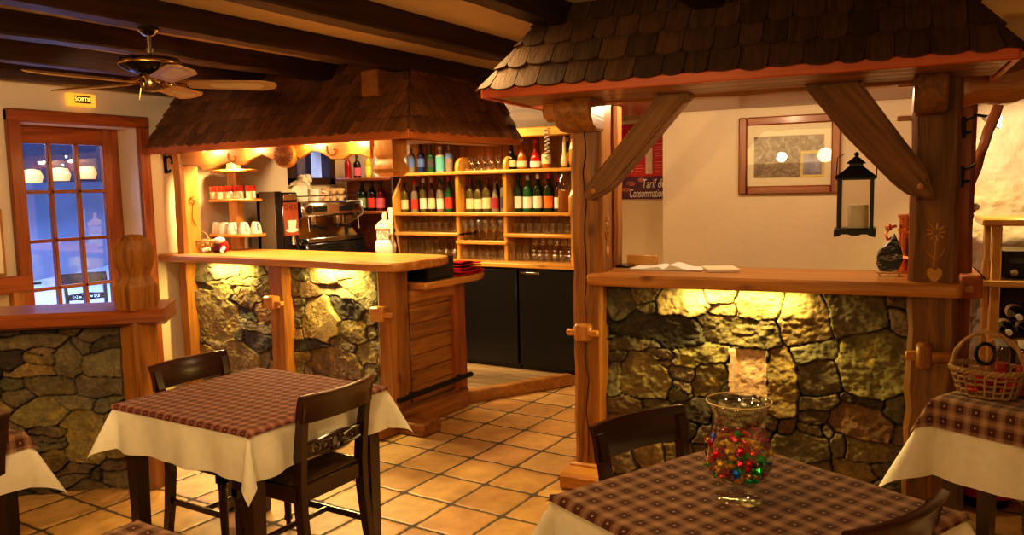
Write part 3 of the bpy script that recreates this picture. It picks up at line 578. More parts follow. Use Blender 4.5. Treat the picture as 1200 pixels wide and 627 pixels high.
po = obj('post', MB().timber((-5.79, 4.285, 1.20), (-5.79, 4.285, 2.05), .13, .17, (1, 0, 0), .005, 8), M['larch_pale'], cn)
fl_ = MB()
for k in range(9):
    q = 2*PI*k/9; c = Vector((-5.722, 4.29, 1.64)); fl_.tube([c+Vector((0, .012*math.cos(q), .012*math.sin(q))), c+Vector((0, .035*math.cos(q), .035*math.sin(q)))], .004, 5)
fl_.tube([(-5.722, 4.29, 1.6), (-5.722, 4.28, 1.5), (-5.722, 4.31, 1.44)], .004, 5)
obj('carved_flower', fl_, M['pine'], po)
vb = VAL+[(-3.684, 2.05), (-5.72, 2.05), (-5.72, 1.93)]
va = obj('valance', MB().prism(vb, (0, .03, 0), lambda x, y: (x, 4.20, y), .006, 0), M['larch_pale'], cn, ang=25)
ro = obj('rosette', MB().prism([(-4.512+.112*math.cos(2*PI*k/32), 1.967+.095*math.sin(2*PI*k/32)) for k in range(32)], (0, .05, 0), lambda x, y: (x, 4.178, y), .008, 0), M['larch_pale'], cn)
ry = MB()
for k in range(18):
    q = 2*PI*k/18; ry.prism([(-4.512+r*math.cos(q+d)*1.1, 1.967+r*math.sin(q+d)*.93) for r, d in ((.02, -.1), (.082, -.09), (.082, .09), (.02, .1))], (0, .006, 0), lambda x, y: (x, 4.173, y), 0, 0)
obj('carved_rays', ry, M['larch_red'], ro)
for cx, cz in ((-5.08, 1.975), (-4.03, 1.985)):
    sc = MB(); sc.tube([(cx+(.075-.008*k)*math.cos(k*.55+2.6), 4.197, cz+(.06-.0065*k)*math.sin(k*.55+2.6)) for k in range(10)], .004, 5)
    obj('carved_scroll', sc, M['larch_red'], va)
pp = [(.078, 2.05), (.078, 1.945), (.074, 1.925), (.062, 1.905), (.066, 1.885), (.082, 1.86), (.088, 1.835), (.080, 1.81), (.055, 1.79), (.02, 1.785)]
obj('pendant_post', MB().lathe(pp, (-3.575, 4.28, 0), sq=True), M['larch_pale'], cn, ang=25)
obj('king_post', MB().box((-3.77, 4.22, 2.33), (-3.62, 4.42, 2.51), .008), M['larch'], cn)
br = thing('coat_hook', 'black iron bracket hook on the white wall left of the canopy post', 'hook', (-5.97, 4.25, 1.86))
obj('plate', MB().box((-5.999, 4.235, 1.87), (-5.99, 4.265, 2.02), .003), M['iron'], br); obj('arm', MB().tube([(-5.99, 4.25, 2.0), (-5.93, 4.25, 2.01), (-5.90, 4.25, 1.98), (-5.91, 4.25, 1.95)], .009).tube([(-5.99, 4.25, 1.90), (-5.95, 4.25, 1.88), (-5.93, 4.25, 1.90)], .008), M['iron'], br)
# ------------------------------------------------------------------ back bar
bc = thing('back_counter', 'pine back counter top under the bottle shelves, over two black fridges', 'counter', (-4.4, 6.15, .99))
obj('worktop', MB().box((-5.1, 5.92, .99), (-3.0, 6.39, 1.03), .006), M['pine'], bc)
for x0, x1, l in ((-4.70, -3.585, 'black under-counter fridge half hidden by the end of the bar'), (-3.575, -3.02, 'black under-counter fridge with a steel handle beside the kiosk post')):
    f = thing('bar_fridge', l, 'fridge', ((x0+x1)/2, 6.15, .085), group='black under-counter fridges')
    obj('housing', MB().box((x0, 5.97, .085), (x1, 6.38, .985), .004), M['fridge'], f)
    d = obj('door', MB().box((x0+.006, 5.93, .13), (x1-.006, 5.968, .975), .006), M['fridge'], f)
    hx = x0+.03 if x0 > -4 else x0+.5
    obj('handle', MB().box((hx, 5.915, .937), (hx+.19, 5.93, .957), .003), M['steel'], d)
sh_ = thing('bottle_shelf', 'tall pine bar shelving with rounded dividers, full of bottles and glasses', 'shelf', (-4.1, 6.2, 1.03))
SY0, SY1 = 6.06, 6.385
bp_ = MB()
for k in range(20): bp_.box((-5.06+k*.098, 6.375, 1.03), (-5.06+k*.098+.094, 6.39, 2.22), .003, 2, random.uniform(.8, 1.15))
obj('back_panel', bp_, M['pine_panel'], sh_)
for a, b, z in ((-5.06, -3.08, 1.85), (-5.06, -3.10, 1.47), (-5.06, -4.30, 1.28), (-4.33, -3.77, 1.21), (-3.80, -3.10, 1.28)):
    obj('shelf_board', MB().box((a, SY0, z-.034), (b, SY1, z), .008), M['pine'], sh_)
def divider(x, w=.035):
    poly = [(SY0+.03, 1.03), (SY1, 1.03), (SY1, 1.98), (SY0+.14, 1.98), (SY0+.08, 1.965), (SY0+.04, 1.93), (SY0+.03, 1.88)]
    obj('divider', MB().prism(poly, (w, 0, 0), lambda y, z: (x, y, z), .004, 2), M['pine'], sh_)
divider(-4.335); divider(-3.81)
sp = [(SY1, 1.03), (SY0-.02, 1.03), (SY0-.02, 1.42), (SY0-.05, 1.46), (SY0-.05, 1.60), (SY0, 1.66), (SY0, 1.84), (SY0-.03, 1.88), (SY0-.03, 2.0), (SY0, 2.06), (SY0, 2.2), (SY1, 2.2)]
obj('side_panel', MB().prism(sp, (.035, 0, 0), lambda y, z: (-3.11, y, z), .004, 2), M['pine'], sh_)
obj('side_panel', MB().prism([(SY1, 1.03), (SY0+.1, 1.03), (SY0+.02, 1.45), (SY0+.02, 1.62), (SY0+.14, 1.80), (SY1, 1.85)], (.03, 0, 0), lambda y, z: (-5.09, y, z), .004, 2), M['pine'], sh_)
obj('bulkhead', MB().box((-5.06, SY0-.03, 2.20), (-2.9, 6.395, 2.615), .004), M['beam'], sh_)
obj('cornice', MB().box((-5.06, SY0-.06, 2.12), (-3.07, SY0+.02, 2.20), .01), M['pine'], sh_)

# bottles: body, label and cap each
_pm = {}
def gloss(key, col, rough=.08, metal=0):
    if key not in _pm: _pm[key] = plain(key+'_finish', col, rough, metal, var=.05)
    return _pm[key]
BG = {'dark_green': gloss('dark_green_glass', (.012, .03, .010)), 'green': gloss('green_glass', (.015, .10, .03)), 'black': gloss('black_glass', (.008, .007, .007)), 'brown': gloss('brown_glass', (.06, .022, .006)),
      'blue': gloss('blue_glass', (.01, .03, .16)), 'amber': gloss('amber_liquor', (.30, .10, .015)), 'clear': gloss('clear_bottle', (.22, .20, .16)), 'pale': gloss('pale_bottle', (.38, .42, .36)), 'red': gloss('red_liquor', (.30, .015, .012)), 'yellow': gloss('yellow_syrup', (.55, .42, .03)), 'white': gloss('white_bottle', (.75, .72, .68)), 'maroon': gloss('maroon_bottle', (.10, .01, .015)), 'olive': gloss('olive_glass', (.09, .075, .015))}
LB = {'white': (.80, .76, .66), 'cream': (.72, .62, .40), 'blue': (.08, .16, .50), 'teal': (.10, .42, .46), 'red': (.62, .05, .02), 'pink': (.62, .12, .20), 'orange': (.85, .18, .02), 'green': (.32, .5, .3), 'yellow': (.75, .6, .1), 'dark': (.05, .05, .07), 'maroon': (.30, .03, .06), 'gold': (.6, .42, .12), 'black': (.02, .02, .02)}
CP = {'black': (.02, .02, .02), 'red': (.55, .02, .02), 'white': (.8, .78, .72), 'gold': (.6, .42, .12), 'purple': (.16, .02, .07), 'blue': (.04, .08, .4), 'green': (.02, .12, .04), 'grey': (.4, .4, .4)}
SHAPE = {'wine': [(1, 0), (1, .58), (.9, .66), (.55, .73), (.38, .78), (.36, 1)], 'spirit': [(.95, 0), (1, .02), (1, .60), (.92, .655), (.42, .72), (.40, 1)],
         'cognac': [(.8, 0), (1, .05), (1.02, .22), (.85, .42), (.45, .58), (.30, .66), (.27, 1)], 'bell': [(.95, 0), (1, .05), (.98, .38), (.72, .48), (.45, .6), (.33, .7), (.31, 1)]}
def bottle(x, y, z, h, r, shape, body, lab, cap, label, group, lz=(.12, .42), small=None):
    t = thing('bottle', label, 'bottle', (x, y, z), 0, group)
    pf = [(a*r, b*h+z) for a, b in SHAPE[shape]]
    obj('glass_body', MB().lathe(pf, (x, y, 0), 14), BG[body], t)
    if lab: obj('paper_label', MB().lathe([(r*1.015, z+lz[0]*h), (r*1.015, z+lz[1]*h)], (x, y, 0), 14, a0=-PI*.92, a1=PI*.1), gloss('label_'+lab, LB[lab], .7), t)
    if small: obj('neck_label', MB().lathe([(r*.60, z+.665*h), (r*.47, z+.74*h)], (x, y, 0), 12), gloss('label_'+small, LB[small], .7), t)
    k = pf[-1][0]
    obj('cap', MB().lathe([(k*1.1, z+.88*h), (k*1.12, z+h*1.0), (k*.9, z+h*1.02), (0.0005, z+h*1.02)], (x, y, 0), 10), gloss('cap_'+cap, CP[cap], .4), t)
    return t
ORD = ['first', 'second', 'third', 'fourth', 'fifth', 'sixth', 'seventh', 'eighth']
BY = 6.2
for a in [(-5.03, .27, .05, 'wine', 'white', None, 'white', 'white plastic bottle beside the carved pendant post, top shelf', (.1, .4)),
          (-4.924, .27, .036, 'spirit', 'clear', 'blue', 'grey', 'clear bottle with a blue label, left end of the top shelf', (.22, .56)),
          (-4.807, .27, .038, 'spirit', 'blue', 'blue', 'black', 'deep blue bottle on the top shelf between a clear and a green one', (.2, .5)),
          (-4.688, .255, .038, 'spirit', 'green', 'dark', 'green', 'green bottle with a dark label on the left of the top shelf', (.2, .5)),
          (-4.575, .24, .045, 'spirit', 'pale', 'teal', 'white', 'squarish pale bottle with a wide white and teal label, top shelf', (.06, .6)),
          (-4.471, .28, .037, 'spirit', 'clear', 'blue', 'blue', 'clear bottle nearest the rounded left divider on the top shelf', (.45, .6)),
          (-3.781, .25, .048, 'bell', 'black', 'cream', 'black', 'squat black bottle with a cream label right of the stacked glasses', (.1, .34)),
          (-3.669, .28, .046, 'cognac', 'amber', 'cream', 'white', 'long-necked amber bottle with a round base, top shelf right', (.08, .26)),
          (-3.529, .255, .05, 'bell', 'red', 'white', 'red', 'round-shouldered red bottle with a white label, top shelf right', (.06, .26)),
          (-3.42, .2, .042, 'spirit', 'amber', 'cream', 'gold', 'short amber bottle with a cream label next to the red one, top shelf', (.2, .6)),
          (-3.216, .26, .04, 'spirit', 'green', 'yellow', 'gold', 'green bottle at the far right end of the top shelf', (.2, .5))]:
    bottle(a[0], BY, 1.85, a[1], a[2], a[3], a[4], a[5], a[6], a[7], 'bottles on the top bar shelf', a[8])
for a in [(-5.022, .29, .037, 'wine', 'olive', 'cream', 'black', 'olive bottle with a cream label, left end of the middle shelf'),
          (-4.899, .30, .037, 'spirit', 'clear', 'red', 'red', 'clear bottle with a red cap and red label, left bay of the middle shelf'),
          (-4.792, .32, .037, 'spirit', 'olive', 'white', 'white', 'bottle with a tall white label and white cap, left bay of the middle shelf'),
          (-4.690, .32, .037, 'wine', 'brown', 'cream', 'gold', 'brown bottle with a gold cap and cream label, left bay of the middle shelf'),
          (-4.590, .31, .036, 'spirit', 'clear', 'white', 'black', 'clear bottle with a black cap and a low white label, left bay'),
          (-4.485, .33, .035, 'wine', 'green', 'red', 'red', 'bright green bottle with a red cap beside the left divider'),
          (-4.239, .30, .042, 'wine', 'olive', 'cream', 'purple', 'olive wine bottle with a purple capsule, left in the middle bay'),
          (-4.147, .29, .040, 'wine', 'olive', 'cream', 'black', 'olive wine bottle with a black capsule, middle bay'),
          (-4.056, .31, .042, 'wine', 'olive', 'cream', 'purple', 'olive wine bottle with a purple capsule beside the maroon-labelled one, middle bay'),
          (-3.965, .31, .038, 'bell', 'clear', 'maroon', 'purple', 'clear bottle with a maroon label, right half of the middle bay'),
          (-3.868, .33, .036, 'spirit', 'clear', 'dark', 'white', 'clear bottle with a white cap beside the right divider, middle bay'),
          (-3.716, .33, .037, 'wine', 'dark_green', 'white', 'black', 'dark bottle with a small white label, first in the right bay'),
          (-3.617, .32, .044, 'wine', 'green', 'white', 'grey', 'green bottle with a white oval label, second in the right bay'),
          (-3.513, .33, .042, 'wine', 'dark_green', 'white', 'white', 'dark green bottle with two white labels, middle of the right bay'),
          (-3.405, .33, .044, 'wine', 'dark_green', 'orange', 'red', 'dark green bottle with an orange-red label and red cap, right bay'),
          (-3.305, .30, .037, 'wine', 'brown', 'white', 'red', 'brown bottle with a tall white label, last before the big spirit dispenser')]:
    bottle(a[0], BY, 1.47, a[1], a[2], a[3], a[4], a[5], a[6], a[7], 'bottles on the middle bar shelf', (.1, .42), 'white' if a[4] in ('dark_green', 'green') else None)
for x, h, b, c, l in [(-4.345+.05, .28, 'maroon', 'purple', 'dark bottle standing behind the front row, left of the middle bay'), (-4.01, .29, 'black', 'white', 'dark bottle behind the front row of the middle bay'), (-3.665, .29, 'black', 'gold', 'dark bottle behind the front row, between the first two of the right bay'), (-3.46, .3, 'black', 'black', 'black bottle behind the front row in the right bay'), (-3.35, .3, 'maroon', 'black', 'maroon bottle behind the brown one in the right bay'), (-4.64, .29, 'pale', 'green', 'pale bottle behind the front row in the left bay'), (-4.95, .28, 'brown', 'gold', 'brown bottle behind the front row, far left of the left bay')]:
    bottle(x, 6.30, 1.47, h, .035, 'wine', b, None, c, l, 'bottles on the middle bar shelf')
# corner shelf with syrups
cs = thing('corner_shelf', 'dark wooden corner shelf of syrup bottles beside the small window', 'shelf', (-5.5, 6.25, 1.03))
obj('side_panel', MB().box((-5.12, 6.1, 1.03), (-5.095, 6.39, 1.98), .004), M['beam'], cs); obj('back_panel', MB().box((-5.93, 6.36, 1.03), (-5.1, 6.39, 1.80), .003), M['larch_red'], cs)
for z in (1.79, 1.455): obj('shelf_board', MB().prism([(-5.96, 6.39), (-5.96, 6.20), (-5.80, 6.08), (-5.11, 6.08), (-5.11, 6.39)], (0, 0, .028), lambda x, y: (x, y, z), .005, 0), M['larch_red'], cs)
for a in [(-5.758, 1.82, .25, .035, 'red', None, 'grey', 'red drink bottle at the left of the upper corner shelf'), (-5.63, 1.82, .23, .038, 'black', 'pink', 'black', 'dark bottle with a pink label on the upper corner shelf'), (-5.48, 1.82, .25, .034, 'yellow', 'yellow', 'white', 'yellow syrup bottle on the upper corner shelf'), (-5.37, 1.82, .22, .034, 'pale', 'white', 'grey', 'pale bottle beside the pendant post on the upper corner shelf'),
          (-5.577, 1.485, .29, .050, 'dark_green', 'green', 'black', 'big bottle with a green label on the lower corner shelf'), (-5.446, 1.485, .29, .050, 'black', 'red', 'black', 'big bottle with a round red label on the lower corner shelf'), (-5.335, 1.485, .28, .046, 'maroon', 'pink', 'black', 'big bottle with a reddish label at the right of the lower corner shelf')]:
    bottle(a[0], 6.2, a[1], a[2], a[3], 'wine', a[4], a[5], a[6], a[7], 'syrup bottles on the corner shelf', (.1, .45))
# big spirit dispenser and its spiral cord
dp = thing('spirit_dispenser', 'large clear bottle of amber spirit with a pourer, right end of the shelves', 'dispenser', (-3.20, 6.12, 1.47))
obj('glass_body', MB().lathe([(.055, 1.475), (.062, 1.49), (.062, 1.70), (.05, 1.76), (.022, 1.80), (.018, 1.86)], (-3.20, 6.12, 0), 20), M['glass'], dp)
obj('spirit', MB().lathe([(.054, 1.48), (.056, 1.49), (.056, 1.66), (.0005, 1.66)], (-3.20, 6.12, 0), 18), BG['amber'], dp)
obj('pourer', MB().lathe([(.02, 1.86), (.03, 1.88), (.03, 1.93), (.014, 1.96), (.016, 2.06), (.006, 2.12)], (-3.20, 6.12, 0), 14), M['card'], dp)
solo('spiral_cord', MB().tube([(-3.30+.022*math.cos(k*.8), 6.0+.022*math.sin(k*.8), 1.92+k*.0042) for k in range(64)], .006, 5), gloss('grey_plastic', (.35, .32, .28), .3), 'pale spiral cord hanging in front of the bottles at the top right of the shelves', 'cord')
# glasses
def mk_glass(name, prof, label, grp, x, y, z):
    mb = MB().lathe([(r, z+h) for r, h in prof], (x, y, 0), 12)
    return solo(name, mb, M['glass'], label, 'glass', 0, grp)
WG = [(.033, 0), (.034, .003), (.006, .008), (.005, .07), (.012, .08), (.032, .10), (.038, .13), (.036, .16), (.030, .185), (.029, .185), (.035, .16), (.036, .13), (.030, .102), (.001, .084)]
TB = [(.028, 0), (.030, .004), (.033, .09), (.0315, .09), (.028, .008), (.001, .006)]
HG = [(.03, 0), (.032, .003), (.006, .01), (.006, .03), (.030, .05), (.036, .075), (.034, .12), (.0325, .12), (.034, .076), (.028, .053), (.001, .04)]
def row(name, prof, label, grp, xs, ys, z, flip=0):
    if flip: H_ = max(h for r, h in prof); prof = [(r, H_-h) for r, h in prof]
    first = None
    for y in ys:
        for x in xs:
            jx, jy = random.uniform(-.006, .006), random.uniform(-.01, .01)
            if first is None: first = mk_glass(name, prof, label, grp, x+jx, y+jy, z)
            else: dup(first, (x+jx, y+jy, z))
lin = lambda a, b, n: [a+(b-a)*k/(n-1) for k in range(n)]
row('shot_glass', [(r, h*.7) for r, h in TB], 'small clear glass in the block between the rounded dividers on the top shelf', 'small glasses on the top shelf', lin(-4.20, -3.90, 5), (6.12, 6.22), 1.85)
row('shot_glass', [(r, h*.7) for r, h in TB], 'small clear glass stacked on the glasses between the rounded dividers', 'stacked small glasses on the top shelf', lin(-4.20, -3.90, 5), (6.16,), 1.914)
row('tumbler', TB, 'clear tumbler on the short shelf under the left bay of bottles', 'tumblers in the left bay', lin(-4.98, -4.40, 8), (6.14, 6.25), 1.28)
row('tumbler', TB, 'clear tumbler on the short shelf under the right bay of bottles', 'tumblers in the right bay', lin(-3.72, -3.18, 8), (6.14, 6.25), 1.28)
row('wine_glass', WG, 'stemmed wine glass standing on the low middle shelf', 'wine glasses on the low middle shelf', lin(-4.26, -3.86, 6), (6.13, 6.25), 1.21)
row('wine_glass', [(r, h*.88) for r, h in WG], 'upturned wine glass on the back counter under the middle bay', 'upturned wine glasses under the middle bay', lin(-4.25, -3.85, 6), (6.12, 6.22), 1.03, 1)
row('beer_glass', [(r*1.05, h*1.9) for r, h in TB], 'straight tall glass on the back counter at the far left', 'tall glasses on the back counter', lin(-5.0, -4.66, 6), (6.13, 6.22), 1.03)
row('wine_glass', [(r, h*.88) for r, h in WG], 'stemmed glass on the back counter left of the left divider', 'stemmed glasses on the left of the back counter', lin(-4.58, -4.39, 3), (6.13, 6.23), 1.03, 1)
row('goblet', [(r*.95, h*.85) for r, h in HG], 'short-stemmed goblet in the lower layer on the right of the back counter', 'goblets on the right, lower layer', lin(-3.52, -3.16, 6), (6.12, 6.21), 1.03, 1)
row('goblet', [(r*.95, h*.85) for r, h in HG], 'short-stemmed goblet stacked in the upper layer on the right of the back counter', 'goblets on the right, upper layer', lin(-3.52, -3.16, 6), (6.16,), 1.133)
row('tumbler', [(r*1.05, h*1.5) for r, h in TB], 'clear tumbler on the back counter just right of the right divider', 'tumblers right of the right divider', lin(-3.74, -3.60, 3), (6.13, 6.22), 1.03)

# ------------------------------------------------------------------ coffee corner along the left wall
cc = thing('coffee_counter', 'dark wooden side counter carrying the coffee machine', 'counter', (-5.7, 5.6, .085))
obj('cabinet', MB().box((-5.98, 4.86, .085), (-5.42, 6.38, .97), .006), M['beam'], cc); obj('worktop', MB().box((-5.995, 4.84, .97), (-5.36, 6.06, 1.01), .006), M['pine_panel'], cc)
cab = thing('grey_cabinet', 'tall grey-brown appliance cabinet left of the chocolate machine', 'cabinet', (-5.56, 4.965, 1.01))
obj('housing', MB().box((-5.66, 4.93, 1.01), (-5.462, 5.003, 1.70), .006), M['grey'], cab); obj('front', MB().box((-5.462, 4.932, 1.01), (-5.45, 5.003, 1.70), .002), M['black'], cab)
ch = thing('chocolate_dispenser', 'narrow red-brown hot chocolate dispenser between cabinet and coffee machine', 'dispenser', (-5.6, 5.11, 1.01))
obj('housing', MB().box((-5.8, 5.012, 1.01), (-5.46, 5.205, 1.69), .012), M['black'], ch)
obj('control_panel', MB().box((-5.462, 5.03, 1.62), (-5.452, 5.19, 1.675), .003), M['steel'], ch)
obj('front_panel', MB().box((-5.462, 5.025, 1.30), (-5.452, 5.195, 1.60), .003), plain('brown_print', (.33, .075, .035), .4), ch)
obj('lettering', text_mb('CHOC', .062, lambda x, y, z: (-5.451+z, 5.11+x*.92, 1.555+y), .001), plain('print_ink', (.06, .015, .01), .5), ch)
cup = MB().lathe([(.052, 1.345), (.06, 1.35), (.02, 1.352)], (0, 0, 0), 20, M=None)
pc2 = MB().prism([(5.075, 1.355), (5.15, 1.355), (5.165, 1.42), (5.165, 1.44), (5.06, 1.44), (5.06, 1.42)], (.003, 0, 0), lambda y, z: (-5.452, y, z)).prism([(5.11+.072*math.cos(q), 1.35+.02*math.sin(q)) for q in lin(0, 6.0, 20)], (.003, 0, 0), lambda y, z: (-5.4515, y, z))
obj('printed_cup', pc2, M['white'], ch)
obj('spout', MB().lathe([(.03, 1.22), (.022, 1.25), (.022, 1.30)], (-5.44, 5.11, 0), 12), M['steel'], ch)
obj('drip_tray', MB().box((-5.46, 5.03, 1.02), (-5.38, 5.19, 1.10), .006), M['black'], ch)
cm = thing('espresso_machine', 'long steel two-group espresso machine under the small window', 'coffee machine', (-5.65, 5.66, 1.01))
a_, b_ = 5.23, 6.04
obj('base', MB().box((-5.93, a_, 1.05), (-5.40, b_, 1.22), .02), M['black'], cm)
for y in (a_+.06, b_-.06):
    for x in (-5.88, -5.45): obj('foot', MB().lathe([(.025, 1.01), (.02, 1.05)], (x, y, 0), 10), M['black'], cm)
obj('drip_tray', MB().box((-5.66, a_+.02, 1.22), (-5.40, b_-.02, 1.262), .006), M['steel'], cm)
obj('back_body', MB().box((-5.93, a_+.02, 1.22), (-5.66, b_-.02, 1.60), .02), M['steel'], cm)
obj('splash_panel', MB().box((-5.662, a_+.04, 1.262), (-5.652, b_-.04, 1.46), .002), M['brass'], cm)
hd = obj('head_box', MB().box((-5.67, a_+.01, 1.46), (-5.44, b_-.01, 1.585), .02), M['steel'], cm)
for y in (5.46, 5.80): obj('button_panel', MB().box((-5.445, y-.09, 1.50), (-5.436, y+.09, 1.55), .003), M['black'], hd)
obj('gauge', MB().lathe([(.04, 0), (.04, .012), (.001, .012)], (-5.445, 5.32, 1.525), 18, M=Matrix.Rotation(PI/2, 4, 'Y')), M['black'], hd)
for y in (5.46, 5.80):
    g = obj('brew_group', MB().lathe([(.038, 1.38), (.045, 1.40), (.045, 1.46)], (-5.55, y, 0), 16), M['steel'], cm)
    obj('portafilter', MB().lathe([(.034, 1.345), (.034, 1.378)], (-5.55, y, 0), 14).tube([(-5.52, y, 1.36), (-5.38, y, 1.345)], [.012, .016], 8), M['black'], g)
for y in (a_+.07, b_-.07): obj('steam_wand', MB().tube([(-5.50, y, 1.47), (-5.44, y, 1.44), (-5.43, y, 1.32)], .008, 6), M['steel'], cm)
obj('side_panel', MB().prism([(-5.93, 1.2), (-5.46, 1.2), (-5.62, 1.36), (-5.42, 1.46), (-5.44, 1.60), (-5.93, 1.60)], (0, .02, 0), lambda x, y: (x, a_-.01, y), .004, 0), M['steel'], cm)
obj('side_panel', MB().prism([(-5.93, 1.2), (-5.46, 1.2), (-5.62, 1.36), (-5.42, 1.46), (-5.44, 1.60), (-5.93, 1.60)], (0, .02, 0), lambda x, y: (x, b_-.01, y), .004, 0), M['steel'], cm)
obj('cup_rail', MB().tube([(-5.90, a_+.02, 1.65), (-5.47, a_+.02, 1.65), (-5.47, b_-.02, 1.65), (-5.90, b_-.02, 1.65)], .006, 6), M['steel'], cm)
for y in (5.36, 5.53):
    c = thing('metal_jug', 'pale steel jug standing on the espresso machine, %s' % ('beneath the sackcloth' if y < 5.4 else 'right of the sackcloth'), 'jug', (-5.6, y, 1.6), group='jugs on the espresso machine')
    k = 1 if y < 5.4 else .75
    obj('body', MB().lathe([(.075*k, 1.6), (.08*k, 1.61), (.075*k, 1.6+.15*k), (.07*k, 1.6+.15*k), (.07*k, 1.62), (.001, 1.62)], (-5.6, y, 0), 20), M['white'], c)
    obj('handle', MB().tube([(-5.6+.06, y+.06, 1.6+.13*k), (-5.54+.04, y+.1, 1.6+.1*k), (-5.54, y+.06, 1.63)], .008, 6), M['white'], c)
sk = MB(); rs = random.Random(4); rows_ = []
for i in range(15):
    t = i/14; rr = []
    for j in range(22):
        q = 2*PI*j/22; r = (.105*(1-.55*t)+.02*math.sin(q*3+t*6)*(1-.3*t)+rs.uniform(-.008, .008)); rr.append((-5.62+r*math.cos(q)*.8, 5.40+r*1.15*math.sin(q)+.05*t, 1.745+.10*t+.012*math.sin(q*2+i)-.03*(1-t)*(math.sin(q*2)+.2)))
    rows_.append(rr)
sk.grid(rows_, True); sk.f.append([len(sk.v)-22+j for j in range(22)])
solo('sackcloth', sk, M['sack'], 'crumpled beige sackcloth heaped on the espresso machine', 'cloth')
pat = plain('orange_print_cup', (.80, .42, .22), .3, var=.6, scale=28)
cp_ = [(.026, 0), (.036, .012), (.040, .058), (.037, .058), (.033, .014), (.001, .010)]
for k, (y, z, l) in enumerate([(5.68, 1.6, 'lower row'), (5.78, 1.6, 'lower row'), (5.88, 1.6, 'lower row'), (5.68, 1.664, 'upper row'), (5.78, 1.664, 'upper row'), (5.88, 1.664, 'upper row')]):
    t = thing('coffee_cup', 'patterned coffee cup in the stack on the espresso machine, %s, %s from the sackcloth' % (l, ['nearest to', 'second', 'farthest'][k % 3] if k % 3 == 0 else ['', 'second', 'third'][k % 3]), 'cup', (-5.58, y, z), group='patterned cups on the espresso machine')
    t['label'] = '%s patterned coffee cup of the %s stacked on the espresso machine' % (['left', 'middle', 'right'][k % 3], l)
    obj('body', MB().lathe([(r, h+z) for r, h in cp_], (-5.58, y, 0), 14), pat, t); obj('handle', MB().tube([(-5.545, y+.01, z+.045), (-5.52, y+.015, z+.035), (-5.55, y+.01, z+.02)], .005, 5), M['white'], t)
tn = thing('biscuit_jar', 'glass jar of yellow biscuits on the side counter right of the espresso machine', 'jar', (-5.18, 6.12, 1.03))
obj('glass_jar', MB().lathe([(.06, 1.03), (.075, 1.05), (.078, 1.17), (.06, 1.20)], (-5.18, 6.02, 0), 18), M['glass'], tn); obj('biscuits', MB().lathe([(.055, 1.035), (.068, 1.055), (.068, 1.15), (.001, 1.17)], (-5.18, 6.02, 0), 14), plain('yellow_biscuits', (.62, .42, .12), .8, var=.4, scale=60), tn)

# three-tier cup stand behind the counter
tw = thing('cup_stand', 'wooden three-tier cup stand on the left end of the bar counter', 'stand', (-5.68, 4.69, 1.205))
tx, ty = -5.68, 4.69
obj('pole', MB().timber((tx, ty, 1.205), (tx, ty, 2.0), .11, .08, (1, 0, 0), .002, 6), M['larch_pale'], tw)
for z, r in ((1.345, .31), (1.645, .29), (1.895, .255)):
    obj('tier', MB().prism([(tx+r*math.cos(q), ty+r*.55*math.sin(q)) for q in lin(0, 2*PI*.97, 32)], (0, 0, .026), lambda x, y: (x, y, z-.026), .006, 0), M['larch_pale'], tw)
MUG = [(.036, 0), (.038, .004), (.036, .085), (.033, .085), (.034, .008), (.001, .006)]
redband = plain('red_mug_band', (.45, .025, .015), .35)
for k, (dx, dy) in enumerate([(-.22, -.04), (-.13, -.10), (-.03, -.115), (.06, -.11), (.15, -.085), (.225, -.02)]):
    x, y, z = tx+dx, ty+dy, 1.646
    t = thing('mug', 'cream mug with a red rim, %s along the middle tier of the cup stand' % ORD[k], 'mug', (x, y, z), group='red-rimmed mugs')
    obj('body', MB().lathe([(.036, z), (.041, z+.004), (.040, z+.082), (.001, z+.082)], (x, y, 0), 16), plain('cream_mug', (.80, .62, .38), .3, var=.1) if k == 0 else bpy.data.materials['cream_mug'], t)
    obj('rim_band', MB().lathe([(.0415, z+.062), (.043, z+.066), (.043, z+.108), (.038, z+.108), (.037, z+.08)], (x, y, 0), 16), redband, t)
    obj('handle', MB().tube([(x+.036, y-.012, z+.055), (x+.066, y-.02, z+.05), (x+.064, y-.02, z+.022), (x+.037, y-.012, z+.016)], .006, 6), M['white'], t)
for k, (dx, dy) in enumerate([(-.235, -.02), (-.14, -.09), (-.03, -.11), (.08, -.11), (.175, -.07), (.24, .0)]):
    x, y, z = tx+dx, ty+dy, 1.346
    t = thing('porcelain_cup', 'upturned white porcelain cup, %s along the lowest tier of the cup stand' % ORD[k], 'cup', (x, y, z), group='upturned white cups')
    obj('body', MB().lathe([(.050, z), (.052, z+.004), (.046, z+.05), (.032, z+.095), (.030, z+.10), (.001, z+.10)], (x, y, 0), 18), M['white'], t)
    obj('handle', MB().tube([(x+.045, y-.012, z+.03), (x+.07, y-.02, z+.045), (x+.06, y-.02, z+.075), (x+.036, y-.012, z+.08)], .006, 6), M['white'], t)

